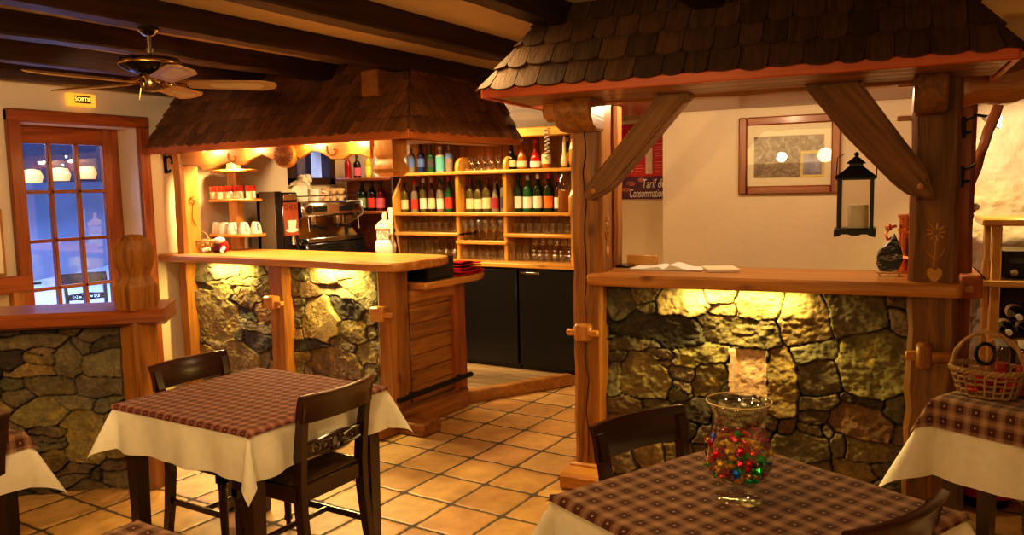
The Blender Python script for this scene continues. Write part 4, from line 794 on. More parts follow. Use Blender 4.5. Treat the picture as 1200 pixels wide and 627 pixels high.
# ------------------------------------------------------------------ things on the bar counter
def wicker_basket(root, c, rx, ry, h, n_st, rows, mat, flare=1.2, rt=.005, rz=0):
    c = Vector(c); cz, sz = math.cos(rz), math.sin(rz)
    P = lambda r, q, z: Vector((c.x+(rx*r*math.cos(q))*cz-(ry*r*math.sin(q))*sz, c.y+(rx*r*math.cos(q))*sz+(ry*r*math.sin(q))*cz, c.z+z))
    sq = lambda q: 1+.06*abs(math.sin(2*q))
    w = MB()
    for k in range(rows):
        t = k/(rows-1); zz = .006+h*t
        w.tube([P((1/flare+(1-1/flare)*t)*sq(q), q, zz+.003*math.sin(q*n_st/2+PI*k)) for q in lin(0, 2*PI*(1-1/48), 48)], rt, 5, closed=True)
    obj('woven_side', w, mat, root)
    s_ = MB()
    for j in range(n_st):
        q = 2*PI*j/n_st; s_.tube([P(sq(q)/flare, q, .004), P(sq(q)*1.0, q, h)], rt*.9, 5)
    obj('stakes', s_, mat, root)
    b = MB(); b.lathe([(rx/flare, 0), (rx/flare, .008), (.001, .008)], (0, 0, 0), 24)
    b.v = [Vector((c.x+p.x*cz-p.y*ry/rx*sz, c.y+p.x*sz+p.y*ry/rx*cz, c.z+p.z)) for p in b.v]
    obj('base', b, mat, root)
    rm = MB()
    for d in (0, PI): rm.tube([P(sq(q)*1.0+.03*math.cos(q*22+d), q, h+.008+.006*math.sin(q*22+d)) for q in lin(0, 2*PI*(1-1/120), 120)], rt*1.5, 5, closed=True)
    obj('rim', rm, mat, root)
    return P
bk = thing('small_basket', 'small wicker basket with a hoop handle at the left end of the bar counter', 'basket', (-5.75, 4.38, 1.205))
P = wicker_basket(bk, (-5.75, 4.38, 1.205), .10, .08, .085, 14, 6, M['wicker'], 1.3, .0045)
obj('handle', MB().tube([(-5.75+.09*math.cos(q), 4.38, 1.29+.085*math.sin(q)) for q in lin(0, PI, 14)], .006, 6), M['wicker'], bk)
for k, (x, y, z, r) in enumerate([(-5.79, 4.37, 1.27, .03), (-5.74, 4.36, 1.275, .032), (-5.71, 4.40, 1.27, .028), (-5.76, 4.41, 1.28, .028)]):
    solo('bread_roll', MB().blob((x, y, z), r, 2, .06, (1.15, 1, .8)), plain('bread_crust', (.62, .38, .14), .7) if k == 0 else bpy.data.materials['bread_crust'], 'small golden bread roll in the little basket on the bar', 'bread roll', group='rolls in the small basket')
dl = thing('cloth_doll', 'small cloth doll in red and purple slumped beside the basket on the bar', 'doll', (-5.530, 4.380, 1.205))
obj('body', MB().blob((-5.560, 4.380, 1.237), .055, 2, .05, (1.6, .8, .55)), plain('purple_cloth', (.13, .025, .06), .9), dl)
obj('skirt', MB().blob((-5.475, 4.380, 1.255), .05, 2, .05, (.9, .8, .95)), M['red'], dl)
obj('head', MB().blob((-5.515, 4.370, 1.305), .042, 2, .03, (1.3, 1, .75)), M['linen'], dl)
obj('leg', MB().tube([(-5.440, 4.350, 1.25), (-5.420, 4.310, 1.225), (-5.400, 4.300, 1.222)], .016, 7), M['linen'], dl); obj('leg', MB().tube([(-5.590, 4.330, 1.24), (-5.630, 4.305, 1.225), (-5.640, 4.300, 1.222)], .016, 7), M['linen'], dl)
tp = thing('beer_tap', 'white ceramic beer tap column with painted rings on the bar', 'beer tap', (-4.25, 4.98, .985))
T0 = (-4.25, 4.98, 0)
obj('column', MB().lathe([(.075, .985), (.08, 1.0), (.06, 1.05), (.062, 1.12), (.082, 1.20), (.088, 1.245), (.075, 1.28), (.066, 1.295)], T0, 24), M['white'], tp)
obj('band', MB().lathe([(.066, 1.295), (.07, 1.30), (.07, 1.37), (.074, 1.375)], T0, 24), plain('blue_painted_band', (.50, .38, .36), .25, var=.7, scale=45), tp)
obj('dome', MB().lathe([(.074, 1.375), (.082, 1.385), (.078, 1.40), (.06, 1.43), (.03, 1.45), (.018, 1.455), (.02, 1.49), (.012, 1.515), (.001, 1.52)], T0, 24), plain('cream_dome', (.72, .50, .32), .3), tp)
obj('spout', MB().tube([(-4.19, 4.95, 1.335), (-4.13, 4.92, 1.345), (-4.105, 4.90, 1.33), (-4.10, 4.895, 1.27)], .012, 8), M['steel'], tp)
obj('tap_handle', MB().tube([(-4.13, 4.92, 1.345), (-4.135, 4.92, 1.43)], .01, 8).tube([(-4.135, 4.92, 1.42), (-4.137, 4.92, 1.55)], [.014, .019], 10), M['card'], tp)
bb = thing('black_tray_box', 'black open box on the lower worktop by the bar corner', 'box', (-3.62, 4.66, 1.035))
bw = MB()
for a, b in (((-3.78, 4.50, 1.036), (-3.46, 4.82, 1.05)), ((-3.78, 4.50, 1.05), (-3.765, 4.82, 1.20)), ((-3.475, 4.50, 1.05), (-3.46, 4.82, 1.20)), ((-3.765, 4.50, 1.05), (-3.475, 4.515, 1.20)), ((-3.765, 4.805, 1.05), (-3.475, 4.82, 1.20))): bw.box(a, b, .004)
obj('shell', bw, M['black'], bb)
for k in range(6):
    sgrid = []
    y0, y1, dx = 4.86+.008*random.random(), 5.19-.012*k+.01*random.random(), random.uniform(-.01, .01)
    for i in range(9):
        t = i/8; x = -3.74+.30*t+dx+.012*(t > .9)
        sgrid.append([(x, y0+(y1-y0)*j/6, 1.038+.014*k+.02*math.sin(t*3+k)*(k > 1)*.5+.006*math.sin(j*1.3+k)+.03*(1-j/6)*(k/6)+random.uniform(-.002, .002)) for j in range(7)])
    nb = MB().grid(sgrid); nb2 = MB().grid([[(p[0], p[1], p[2]+.009) for p in r] for r in sgrid]); n0 = len(nb.v)
    full = MB(); full.add(nb.v+nb2.v, nb.f+[[i+n0 for i in f] for f in nb2.f])
    rim = [(i, 0) for i in range(9)]+[(8, j) for j in range(1, 7)]+[(i, 6) for i in range(7, -1, -1)]+[(0, j) for j in range(5, 0, -1)]; ix = lambda p: p[0]*7+p[1]
    full.f += [[ix(rim[k2]), ix(rim[(k2+1) % len(rim)]), ix(rim[(k2+1) % len(rim)])+n0, ix(rim[k2])+n0] for k2 in range(len(rim))]
    solo('red_napkin', full, M['red'], 'folded red napkin, %s of the pile at the end of the bar' % ['bottom one', 'second from the bottom', 'third from the bottom', 'third from the top', 'second from the top', 'topmost'][k], 'napkin', group='pile of red napkins')
# ------------------------------------------------------------------ the reception kiosk (frame turned by DK; coordinates u, v, z)
ki = thing('reception_kiosk', 'stone-fronted reception desk between two heavy timber posts on the right', 'kiosk', (-.6, 4.4, 0), DK)
stone_wall('stone_panel', KS, -1.40, .13, 0, 1.145, lambda u, z, h: (u, 4.33-h, z), ki, depth=.06, niche=NICHE, seed=6, fill=.08)
obj('rear_panel', MB().box((-1.45, 4.34, 0), (.2, 4.40, 1.14)), M['plaster'], ki)
V0 = 4.2
pl_ = obj('post', MB().timber((-1.485, V0+.10, .10), (-1.485, V0+.10, 2.15), .175, .20, (1, 0, 0), .005, 22, .12), M['larch'], ki)
obj('crack', MB().tube([(-1.492+.008*math.sin(k*1.7)+.004*math.sin(k*4.1), V0-.002, .15+k*.09) for k in range(22)], .0035, 4), M['beam'], pl_)
obj('peg', MB().box((-1.555, V0-.05, .825), (-1.455, V0+.01, .925), .014).box((-1.60, V0-.045, .855), (-1.41, V0-.015, .893), .008), M['larch_pale'], pl_)
obj('plinth', MB().box((-1.60, V0-.02, .055), (-1.37, V0+.24, .11), .01).timber((-1.60, V0-.05, .045), (-1.36, V0-.05, .045), .24, .09, (0, 1, 0), .004, 5), M['larch_pale'], pl_)
pr_ = obj('post', MB().timber((.228, V0+.09, 0), (.228, V0+.09, 2.15), .205, .18, (1, 0, 0), .005, 22, .12), M['old'], ki)
obj('peg', MB().box((.165, V0-.055, .80), (.235, V0+.01, .925), .016, 2).box((.12, V0-.04, .835), (.315, V0-.01, .885), .008), M['larch'], pr_)
fw = MB()
def carve_flower(mb, cu, cz, v, k=1.0):
    for i in range(9):
        q = 2*PI*i/9; mb.tube([(cu+.014*k*math.cos(q), v, cz+.014*k*math.sin(q)), (cu+.042*k*math.cos(q), v, cz+.042*k*math.sin(q))], .0042, 5)
    mb.tube([(cu, v, cz-.04*k), (cu, v, cz-.10*k), (cu-.006, v, cz-.16*k)], .0035, 5)
    for sg_ in (-1, 1): mb.tube([(cu, v, cz-.13*k), (cu+sg_*.03*k, v, cz-.10*k), (cu+sg_*.04*k, v, cz-.07*k)], .003, 5)
    mb.prism([(cu+.036*k*x, cz-.205*k+.040*k*y) for x, y in ((0, -1), (-.9, .1), (-.85, .7), (-.4, .95), (0, .55), (.4, .95), (.85, .7), (.9, .1))], (0, .004, 0), lambda x, y: (x, v-.003, y), 0, 0)
carve_flower(fw, .235, 1.445, V0+.002, 1.0); obj('carved_flower', fw, M['pine'], pr_)
fw = MB(); carve_flower(fw, 0, 0, 0, .8); fw.v = [Vector((-1.395+p.y, V0+.10+p.x, p.z+1.49)) for p in fw.v]; obj('carved_flower', fw, M['pine'], pl_)
obj('rear_post', MB().timber((.36, 4.62, 0), (.36, 4.62, 2.15), .12, .14, (1, 0, 0), .004, 12), M['larch_red'], ki)
obj('rear_post', MB().timber((-1.45, 4.56, 0), (-1.45, 4.56, 2.15), .10, .12, (1, 0, 0), .004, 12), M['larch'], ki)
obj('wall_plate', MB().timber((-1.62, V0+.08, 2.22), (.36, V0+.08, 2.22), .16, .17, (0, 1, 0), .004, 14), M['larch'], ki)
lgm = MB(); M4 = Matrix.Rotation(PI/2, 4, 'Y')
lgm.lathe([(.001, -.13), (.045, -.128), (.062, -.11), (.066, -.05), (.066, .12)], (-1.60, V0+.02, 2.115), 16, M=M4)
obj('log_end', lgm, M['larch_pale'], ki)
lgm = MB().timber((.20, 4.55, 2.13), (.60, 4.58, 2.15), .24, .19, (0, 1, 0), .012, 8, .3); obj('log_end', lgm, M['larch_pale'], ki)
for (u0, u1, m) in ((-1.585, -1.375, 'larch'), (.123, .257, 'old')):
    poly = [(V0+.01, 2.16), (3.98, 2.16), (3.965, 2.10), (3.975, 2.05), (4.01, 2.005), (4.07, 1.985), (V0+.01, 1.985)]
    obj('corbel', MB().prism(poly, (u1-u0, 0, 0), lambda v, z: (u0, v, z), .012, 1), M[m], ki)
ps = [(-1.05, 2.15), (-.875, 2.15), (-1.10, 1.90), (-1.30, 1.685), (-1.345, 1.655), (-1.44, 1.61), (-1.462, 1.64), (-1.445, 1.70)]
def brace(pts, m, name='brace'):
    # squared timber with a slightly hewn outline, standing in front of the posts
    bm = bmesh.new(); lo = [bm.verts.new((p[0], 4.085, p[1])) for p in pts]; f = bm.faces.new(lo)
    r = bmesh.ops.extrude_face_region(bm, geom=[f]); bmesh.ops.translate(bm, vec=(0, .12, 0), verts=[v for v in r['geom'] if isinstance(v, bmesh.types.BMVert)])
    bmesh.ops.recalc_face_normals(bm, faces=bm.faces[:]); bmesh.ops.bevel(bm, geom=bm.edges[:], offset=.012, segments=2, affect='EDGES')
    mb = MB(); bm.verts.index_update(); d = (Vector((pts[0][0], 0, pts[0][1]))-Vector((pts[-2][0], 0, pts[-2][1]))).normalized(); s_ = Vector((-d.z, 0, d.x))
    vs = [v.co.copy() for v in bm.verts]; mb.add(vs, [[v.index for v in f.verts] for f in bm.faces], [(p.dot(d), p.dot(s_), p.y) for p in vs]); bm.free()
    o = obj(name, mb, M[m], ki); return o
b1 = brace(ps, 'old'); b2 = brace([(-.355, 2.15), (-.10, 2.15), (.03, 1.96), (.185, 1.735), (.195, 1.685), (.228, 1.60), (.12, 1.615), (.06, 1.66), (-.16, 1.90)], 'old')
obj('peg', MB().lathe([(.014, 0), (.014, .02), (.001, .022)], (-1.40, 4.085, 1.665), 10, M=Matrix.Rotation(PI/2, 4, 'X')), M['larch_pale'], b1)
obj('peg', MB().lathe([(.014, 0), (.014, .02), (.001, .022)], (.16, 4.085, 1.66), 10, M=Matrix.Rotation(PI/2, 4, 'X')), M['larch_pale'], b2)
obj('side_brace', MB().timber((.60, 4.95, 2.25), (.385, 4.95, 1.50), .045, .09, (1, 0, 0), .006, 12), M['larch_red'], ki)
for z in (1.98, 2.14): obj('tenon_peg', MB().box((.06, V0+.06, z-.012), (.13, V0+.085, z+.012), .004), M['larch_pale'], ki)
kt = [(-1.47, 4.14), (-1.0, 4.125), (-.4, 4.13), (.33, 4.12), (.355, 4.15), (.345, 4.68), (-1.47, 4.68)]
solo('countertop', MB().prism(kt, (0, 0, .065), lambda x, y: (x, y, 1.145), .012, 0), M['larch_pale'], 'timber countertop of the stone reception desk, under the open book', 'countertop', rz=DK)
solo('shelf_board', MB().box((.36, 4.45, 1.10), (.46, 4.95, 1.22), .01), M['fascia'], 'reddish side board at counter height behind the right kiosk post', 'board', rz=DK)
obj('counter_pin', MB().box((.345, 4.22, 1.165), (.40, 4.25, 1.19), .004), M['larch_pale'], ki)
# shingled roof of the kiosk
kr = thing('kiosk_roof', 'large wood-shingled hipped roof over the reception kiosk', 'roof', (-.68, 4.5, 2.1), DK)
ku0, ku1, kv0, kv1, kz = -1.837, .469, 3.65, 5.58, 2.185; ins, ik = .285, .29
rv = MB().add([(ku0, kv0, kz), (ku1, kv0, kz), (ku1, kv1, kz), (ku0, kv1, kz), (ku0+ik, kv0+ins, CZ), (ku1-ik, kv0+ins, CZ), (ku1-ik, kv1, CZ), (ku0+ik, kv1, CZ)],
              [[0, 1, 5, 4], [1, 2, 6, 5], [3, 0, 4, 7], [2, 3, 7, 6], [4, 5, 6, 7], [0, 3, 2, 1]])
obj('roof_boards', rv, M['larch_red'], kr, False)
s1 = Vector((0, ins, CZ-kz)); s2 = Vector((ik, 0, CZ-kz)); s3 = Vector((-ik, 0, CZ-kz)); km = MB()
shingles(km, (ku0, kv0, kz), (1, 0, 0), s1, Vector((1, 0, 0)).cross(s1), ku1-ku0, s1.length, ik/s1.length, ik/s1.length, seed=5, w=.118, e=.132)
shingles(km, (ku0, kv1, kz), (0, -1, 0), s2, Vector((0, -1, 0)).cross(s2), kv1-kv0, s2.length, 0, ins/s2.length, seed=6, w=.118, e=.132)
shingles(km, (ku1, kv0, kz), (0, 1, 0), s3, Vector((0, 1, 0)).cross(s3), kv1-kv0, s3.length, ins/s3.length, 0, seed=8, w=.118, e=.132)
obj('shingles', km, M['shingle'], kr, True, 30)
obj('fascia', MB().box((ku0, kv0-.008, 2.142), (ku1, kv0+.02, 2.19), .004), M['fascia_red'], kr)
obj('fascia', MB().box((ku0-.008, kv0, 2.142), (ku0+.02, kv1, 2.19), .004), M['fascia_red'], kr)
obj('fascia', MB().box((ku1-.02, kv0, 2.142), (ku1+.008, kv1, 2.19), .004), M['fascia_red'], kr)
sfm = MB()
for k in range(4): sfm.box((ku0+.02, kv0+.02+k*.142, 2.150), (ku1-.02, kv0+.155+k*.142, 2.172), .004, 0, random.uniform(.85, 1.15))
for k in range(9): sfm.box((ku0+.02, 4.36+k*.137, 2.19), (ku1-.02, 4.49+k*.137, 2.205), .004, 0, random.uniform(.85, 1.15))
obj('soffit', sfm, M['larch'], kr)
# ------------------------------------------------------------------ things in and on the kiosk
KT = 1.211
ob = thing('open_book', 'open white guest book lying on the kiosk countertop', 'book', (-1.10, 4.50, KT), DK)
pg = MB()
for sg_ in (-1, 1):
    rows_ = [[(-1.10+sg_*(.005+.20*t), 4.40+.20*y+.02*t, KT+.004+.028*math.sin(PI*min(1, t*1.6)**.6)*(1 if sg_ > 0 else .55)*(1-t)+.004*(1-t)) for y in lin(0, 1, 5)] for t in lin(0, 1, 9)]
    bot = [[(p[0], p[1], KT+.001) for p in r] for r in rows_]
    pg.grid(rows_); pg.grid(bot); pg.grid([[r[0] for r in rows_], [r[0] for r in bot]]); pg.grid([[r[-1] for r in rows_], [r[-1] for r in bot]]); pg.grid([rows_[-1], bot[-1]]); pg.grid([rows_[0], bot[0]])
obj('pages', pg, M['paper'], ob, ang=60)
obj('cover', MB().box((-1.315, 4.39, KT-.0005), (-.89, 4.63, KT+.002), .0008), M['grey'], ob)
no = thing('notepad', 'closed white notepad right of the open book on the kiosk countertop', 'notepad', (-.80, 4.48, KT), DK)
Mn = Matrix.Translation((-.80, 4.48, 0)) @ Matrix.Rotation(.35, 4, 'Z') @ Matrix.Translation((.80, -4.48, 0))
obj('pages', MB().box((-.885, 4.38, KT+.001), (-.715, 4.585, KT+.013), .001, M=Mn), M['paper'], no); obj('cover', MB().box((-.887, 4.378, KT+.013), (-.713, 4.587, KT+.016), .001, M=Mn), M['card'], no)
ph = thing('mobile_phone', 'black mobile phone on the kiosk countertop beside the left post', 'phone', (-1.38, 4.56, KT), DK)
obj('body', MB().box((-1.41, 4.50, KT), (-1.33, 4.62, KT+.014), .005), M['black'], ph); obj('screen', MB().box((-1.405, 4.505, KT+.0135), (-1.335, 4.615, KT+.0148)), plain('phone_screen', (.03, .03, .04), .1), ph)
solo('wooden_block', MB().box((-1.385, 4.635, KT), (-1.20, 4.672, KT+.062), .004), M['pine'], 'small pine block at the back of the countertop above the phone', 'block', rz=DK)
# mineral specimen on its little easel
mi = thing('mineral_plaque', 'black and white veined stone plaque propped on a small easel by the right post', 'stone plaque', (.045, 4.42, KT), DK)
ol = [(-.045, 1.235), (-.062, 1.275), (-.055, 1.33), (-.025, 1.36), (.0, 1.385), (.02, 1.425), (.035, 1.39), (.055, 1.34), (.062, 1.29), (.045, 1.245), (.01, 1.228)]
sm_, nt, bb_ = newmat('veined_black_stone'); tc = N(nt, 'ShaderNodeTexCoord'); mp = N(nt, 'ShaderNodeMapping'); mp.inputs['Rotation'].default_value = (0, .8, 0); mp.inputs['Scale'].default_value = (9, 30, 32)
nt.links.new(tc.outputs['Object'], mp.inputs['Vector']); nn = N(nt, 'ShaderNodeTexNoise', Scale=1.6, Detail=7, Distortion=1.8); nt.links.new(mp.outputs['Vector'], nn.inputs['Vector']); rr = ramp(nt, [(.50, (.010, .010, .012)), (.60, (.16, .16, .17)), (.66, (.6, .58, .55))]); nt.links.new(nn.outputs['Fac'], rr.inputs['Fac']); nt.links.new(rr.outputs['Color'], bb_.inputs['Base Color']); bb_.inputs['Roughness'].default_value = .3
obj('stone', MB().prism(ol, (0, .022, 0), lambda x, z: (.045+x, 4.41+(z-1.23)*.25, z), .005, 2), sm_, mi)
obj('easel', MB().box((-.015, 4.385, 1.224), (.105, 4.44, 1.232), .002).box((-.005, 4.39, KT), (.005, 4.40, 1.226), .001).box((.085, 4.39, KT), (.095, 4.40, 1.226), .001).tube([(.045, 4.45, 1.23), (.045, 4.52, KT+.002)], .004, 6).tube([(.045, 4.44, 1.23), (.045, 4.475, 1.36)], .003, 6), M['pine'], mi)
cl = thing('copper_lamp', 'tall banded copper lamp half hidden behind the right kiosk post', 'lamp', (.145, 4.60, KT), DK)
obj('body', MB().lathe([(.07, KT), (.072, KT+.01)]+[(r, KT+.02+.012*i+d) for i in range(5) for r, d in ((.070, 0), (.064, .004), (.064, .008), (.070, .011))]+[(.06, KT+.09), (.06, KT+.21), (.064, KT+.215), (.064, KT+.225), (.058, KT+.23), (.058, KT+.28), (.065, KT+.285), (.065, KT+.30), (.02, KT+.305), (.001, KT+.305)], (.145, 4.60, 0), 28), M['copper'], cl)
obj('handle', MB().tube([(.075+.0, 4.60, KT+.24), (.045, 4.59, KT+.235), (.025, 4.585, KT+.20), (.035, 4.585, KT+.17), (.055, 4.59, KT+.18)], .008, 8).lathe([(.001, 0), (.016, .006), (.018, .02), (.01, .035), (.001, .04)], (.04, 4.585, KT+.215), 12), M['copper'], cl)
# lantern hanging from the right brace
ln = thing('lantern', 'dark metal lantern with a white candle hanging from the right-hand brace', 'lantern', (-.11, 4.14, 1.43), DK)
lu, lv = -.11, 4.14; G = plain('green_black_tin', (.022, .028, .020), .45, .3)
fr_ = MB()
for a in (-1, 1):
    for b in (-1, 1): fr_.box((lu+a*.071-.008, lv+b*.071-.008, 1.465), (lu+a*.071+.008, lv+b*.071+.008, 1.700), .002)
fr_.box((lu-.085, lv-.085, 1.695), (lu+.085, lv+.085, 1.708), .003)
obj('frame', fr_, G, ln)
fb = MB()
for b in (-1, 1):
    wav = [(-.09, 1.455), (-.09, 1.43), (-.068, 1.432), (-.055, 1.442), (-.03, 1.442), (-.015, 1.436), (.015, 1.436), (.03, 1.442), (.055, 1.442), (.068, 1.432), (.09, 1.43), (.09, 1.455)]
    fb.prism(wav, (0, .01, 0), lambda x, z: (lu+x, lv+b*.085-.005, z), 0, 0).prism(wav, (.01, 0, 0), lambda x, z: (lu+b*.085-.005, lv+x, z), 0, 0)
fb.box((lu-.09, lv-.09, 1.45), (lu+.09, lv+.09, 1.468), .003)
obj('base', fb, G, ln)
obj('roof', MB().lathe([(.092, 1.705), (.088, 1.712), (.030, 1.760), (.030, 1.772), (.042, 1.772), (.040, 1.776), (.010, 1.803), (.006, 1.806)], (lu, lv, 0), sq=True).lathe([(.002, 1.803), (.011, 1.812), (.012, 1.818), (.001, 1.828)], (lu, lv, 0), 10), G, ln)
gp = MB()
for a, b in (((-.064, -.0735), (.064, -.0715)), ((-.064, .0715), (.064, .0735)), ((-.0735, -.064), (-.0715, .064)), ((.0715, -.064), (.0735, .064))): gp.box((lu+a[0], lv+a[1], 1.47), (lu+b[0], lv+b[1], 1.695))
obj('glass_panes', gp, M['glass'], ln)
obj('wire', MB().tube([(lu-.088, lv, 1.70), (lu-.084, lv, 1.80), (lu-.055, lv, 1.82)], .0025, 6).tube([(lu+.088, lv, 1.70), (lu+.088, lv, 1.76)], .0025, 6), M['iron'], ln)
ca = thing('candle', 'thick white pillar candle standing inside the hanging lantern', 'candle', (lu+.012, lv, 1.469), DK)
obj('wax', MB().lathe([(.046, 1.469), (.046, 1.573), (.043, 1.577), (.022, 1.572), (.001, 1.571)], (lu+.012, lv, 0), 18), M['wax'], ca); obj('wick', MB().tube([(lu+.012, lv, 1.565), (lu+.013, lv, 1.58)], .0015, 5), M['iron'], ca)
# iron fittings and the santa on the right post
for z in (1.70, 1.93):
    h_ = MB().box((.335, 4.34, z-.05), (.355, 4.40, z+.05), .004).tube([(.345, 4.36, z+.03), (.385, 4.36, z+.045), (.40, 4.36, z+.06)], .006, 6).tube([(.345, 4.36, z-.03), (.38, 4.36, z-.02)], .007, 6)
    solo('iron_latch', h_, M['iron'], 'black iron latch on the right side of the right kiosk post, %s' % ('lower one' if z < 1.8 else 'upper one'), 'latch', rz=DK)
sa = thing('santa_ornament', 'tiny red and white santa ornament hanging beside the right kiosk post', 'ornament', (.40, 4.72, 1.37), DK)
su, sv = .405, 4.70
obj('hat', MB().lathe([(.034, 1.515), (.036, 1.53), (.02, 1.565), (.008, 1.585), (.001, 1.59)], (su, sv, 0), 14).blob((su, sv, 1.50), .03, 2, .03), M['redgloss'], sa)
obj('pompom', MB().blob((su+.032, sv-.01, 1.545), .02, 2, .05), M['linen'], sa)
obj('garland', MB().tube([(su-.01+.012*math.sin(k*1.3), sv, 1.49-.016*k) for k in range(9)], [.014+.008*abs(math.sin(k*1.9)) for k in range(9)], 7), plain('dry_moss', (.14, .13, .05), .9), sa)
# picture and price poster
pc_ = thing('framed_picture', 'framed engraving behind glass on the cream wall inside the kiosk', 'picture', (-.562, 5.58, 1.61), DK)
pu0, pu1, pz0, pz1 = -.88, -.243, 1.61, 2.123; fd = .055
fm = MB()
for a, b in (((pu0, pz0), (pu0+fd, pz1)), ((pu1-fd, pz0), (pu1, pz1)), ((pu0+fd, pz0), (pu1-fd, pz0+fd)), ((pu0+fd, pz1-fd), (pu1-fd, pz1))): fm.box((a[0], 5.565, a[1]), (b[0], 5.598, b[1]), .008)
obj('frame', fm, M['larch_red'], pc_)
obj('mat_board', MB().box((pu0+fd, 5.585, pz0+fd), (pu1-fd, 5.592, pz1-fd)), M['card'], pc_)
em, nt, bb_ = newmat('sepia_engraving'); tc = N(nt, 'ShaderNodeTexCoord'); nn = N(nt, 'ShaderNodeTexNoise', Scale=14, Detail=10, Roughness=.75, Distortion=2.2); nt.links.new(tc.outputs['Object'], nn.inputs['Vector']); rr = ramp(nt, [(.32, (.06, .035, .02)), (.5, (.26, .18, .11)), (.68, (.55, .47, .36))]); nt.links.new(nn.outputs['Fac'], rr.inputs['Fac']); nt.links.new(rr.outputs['Color'], bb_.inputs['Base Color'])
obj('print', MB().box((pu0+fd+.045, 5.582, pz0+fd+.055), (pu1-fd-.045, 5.586, pz1-fd-.075)), em, pc_)
obj('inset_print', MB().box((-.485, 5.579, 1.72), (-.34, 5.583, 1.89)), plain('gilt_inset', (.66, .50, .16), .6), pc_)
obj('inset_view', MB().box((-.470, 5.577, 1.735), (-.355, 5.580, 1.87)), plain('violet_view', (.34, .32, .40), .7, var=.5, scale=12), pc_)
obj('glass_sheet', MB().box((pu0+fd, 5.572, pz0+fd), (pu1-fd, 5.574, pz1-fd)), thin_glass('picture_glass', (1, 1, 1), .03, .01), pc_)
po_ = thing('price_poster', 'red and plum price poster half hidden by the left brace', 'poster', (-2.55, 6.39, 1.57))
x0, x1 = -2.80, -2.22
obj('sheet', MB().box((x0, 6.385, 1.57), (x1, 6.4, 2.235)), plain('poster_plum', (.10, .025, .07), .6, var=.3), po_)
obj('red_field', MB().box((x0, 6.381, 1.76), (x1, 6.3855, 2.205)), plain('poster_red', (.50, .02, .02), .6, var=.15), po_)
obj('header', MB().box((x0, 6.381, 2.205), (x1, 6.3855, 2.235)), M['paper'], po_)
ww = MB()
for a, b, c, d in ((-2.72, 1.80, -2.68, 2.15), (-2.565, 1.78, -2.505, 2.18), (-2.36, 1.80, -2.31, 2.15)): ww.box((a, 6.378, b), (c, 6.3815, d))
obj('price_column', ww, plain('poster_pale', (.72, .55, .50), .6), po_)
tt = MB(); rs = random.Random(9)
for c in (-2.66, -2.485, -2.30):
    for k in range(15):
        if rs.random() < .85: tt.box((c, 6.379, 1.80+k*.025), (c+rs.uniform(.05, .085), 6.3812, 1.805+k*.025))
obj('price_lines', tt, plain('poster_pink_lines', (.75, .25, .22), .6), po_)
gl = MB()
for a, b, r in ((-2.70, 1.70, .045), (-2.60, 1.73, .04), (-2.74, 1.65, .04)): gl.prism([(a+r*math.cos(q), b+r*.45*math.sin(q)) for q in lin(0, 6, 18)], (0, .003, 0), lambda x, z: (x, 6.380, z), 0, 0)
obj('printed_cups', gl, plain('poster_rose', (.36, .12, .10), .6, var=.5, scale=25), po_)
lt = text_mb('Tarif des', .105, lambda x, y, z: (-2.60+x*.62, 6.377-z, 1.695+y), .001, .22, 'LEFT')
lt2 = text_mb('Consommations', .100, lambda x, y, z: (-2.715+x*.50, 6.377-z, 1.615+y), .001, .22, 'LEFT'); lt.add(lt2.v, lt2.f)
obj('lettering', lt, M['paper'], po_)
# wall lamp, rack with receiver and wine on the right
wlm = thing('spot_lamp', 'small white spotlight shining on the rough wall at the right', 'lamp', (.50, 5.2, 1.95), DK)
obj('arm', MB().tube([(.39, 4.98, 2.03), (.46, 5.05, 2.03), (.53, 5.10, 2.02)], .008, 6), M['iron'], wlm)
obj('shade', MB().lathe([(.012, .05), (.03, .03), (.055, -.02), (.052, -.02), (.028, .026), (.001, .035)], (.545, 5.1, 2.0), 16, M=Matrix.Rotation(.6, 4, 'Y')), M['white'], wlm)
rk = thing('wine_rack_shelf', 'pine shelf unit at the far right holding a black receiver and wine bottles', 'shelf', (1.0, 5.2, 0), DK)
for a, b in (((.505, 5.0, 1.43), (1.40, 5.45, 1.47)), ((.48, 5.0, 1.095), (1.40, 5.45, 1.135)), ((.56, 5.02, .78), (1.40, 5.45, .81)), ((.56, 5.02, .45), (1.40, 5.45, .48)), ((.56, 5.02, .08), (1.40, 5.45, .12))): obj('shelf_board', MB().box(a, b, .008), M['pine'], rk)
for x in (.552, 1.35): obj('upright', MB().box((x, 5.03, 0), (x+.05, 5.09, 1.43), .006), M['pine'], rk); obj('upright', MB().box((x, 5.38, 0), (x+.05, 5.44, 1.43), .006), M['pine'], rk)
obj('back_panel', MB().box((.56, 5.43, .1), (1.38, 5.445, 1.10)), M['beam'], rk)
obj('bracket', MB().box((.515, 5.05, .98), (.552, 5.09, 1.10), .004).box((.515, 5.05, 1.135), (.552, 5.09, 1.24), .004), M['pine'], rk)
rc = thing('audio_receiver', 'black audio receiver on the middle board of the right-hand shelf', 'receiver', (.9, 5.2, 1.136), DK)
obj('case', MB().box((.607, 5.06, 1.145), (1.05, 5.40, 1.29), .006), M['black'], rc); obj('knob', MB().lathe([(.022, 0), (.022, .02), (.001, .021)], (.98, 5.06, 1.2), 14, M=Matrix.Rotation(PI/2, 4, 'X')), M['steel'], rc); obj('knob', MB().lathe([(.018, 0), (.018, .018), (.001, .02)], (.665, 5.06, 1.175), 14, M=Matrix.Rotation(PI/2, 4, 'X')), M['steel'], rc)
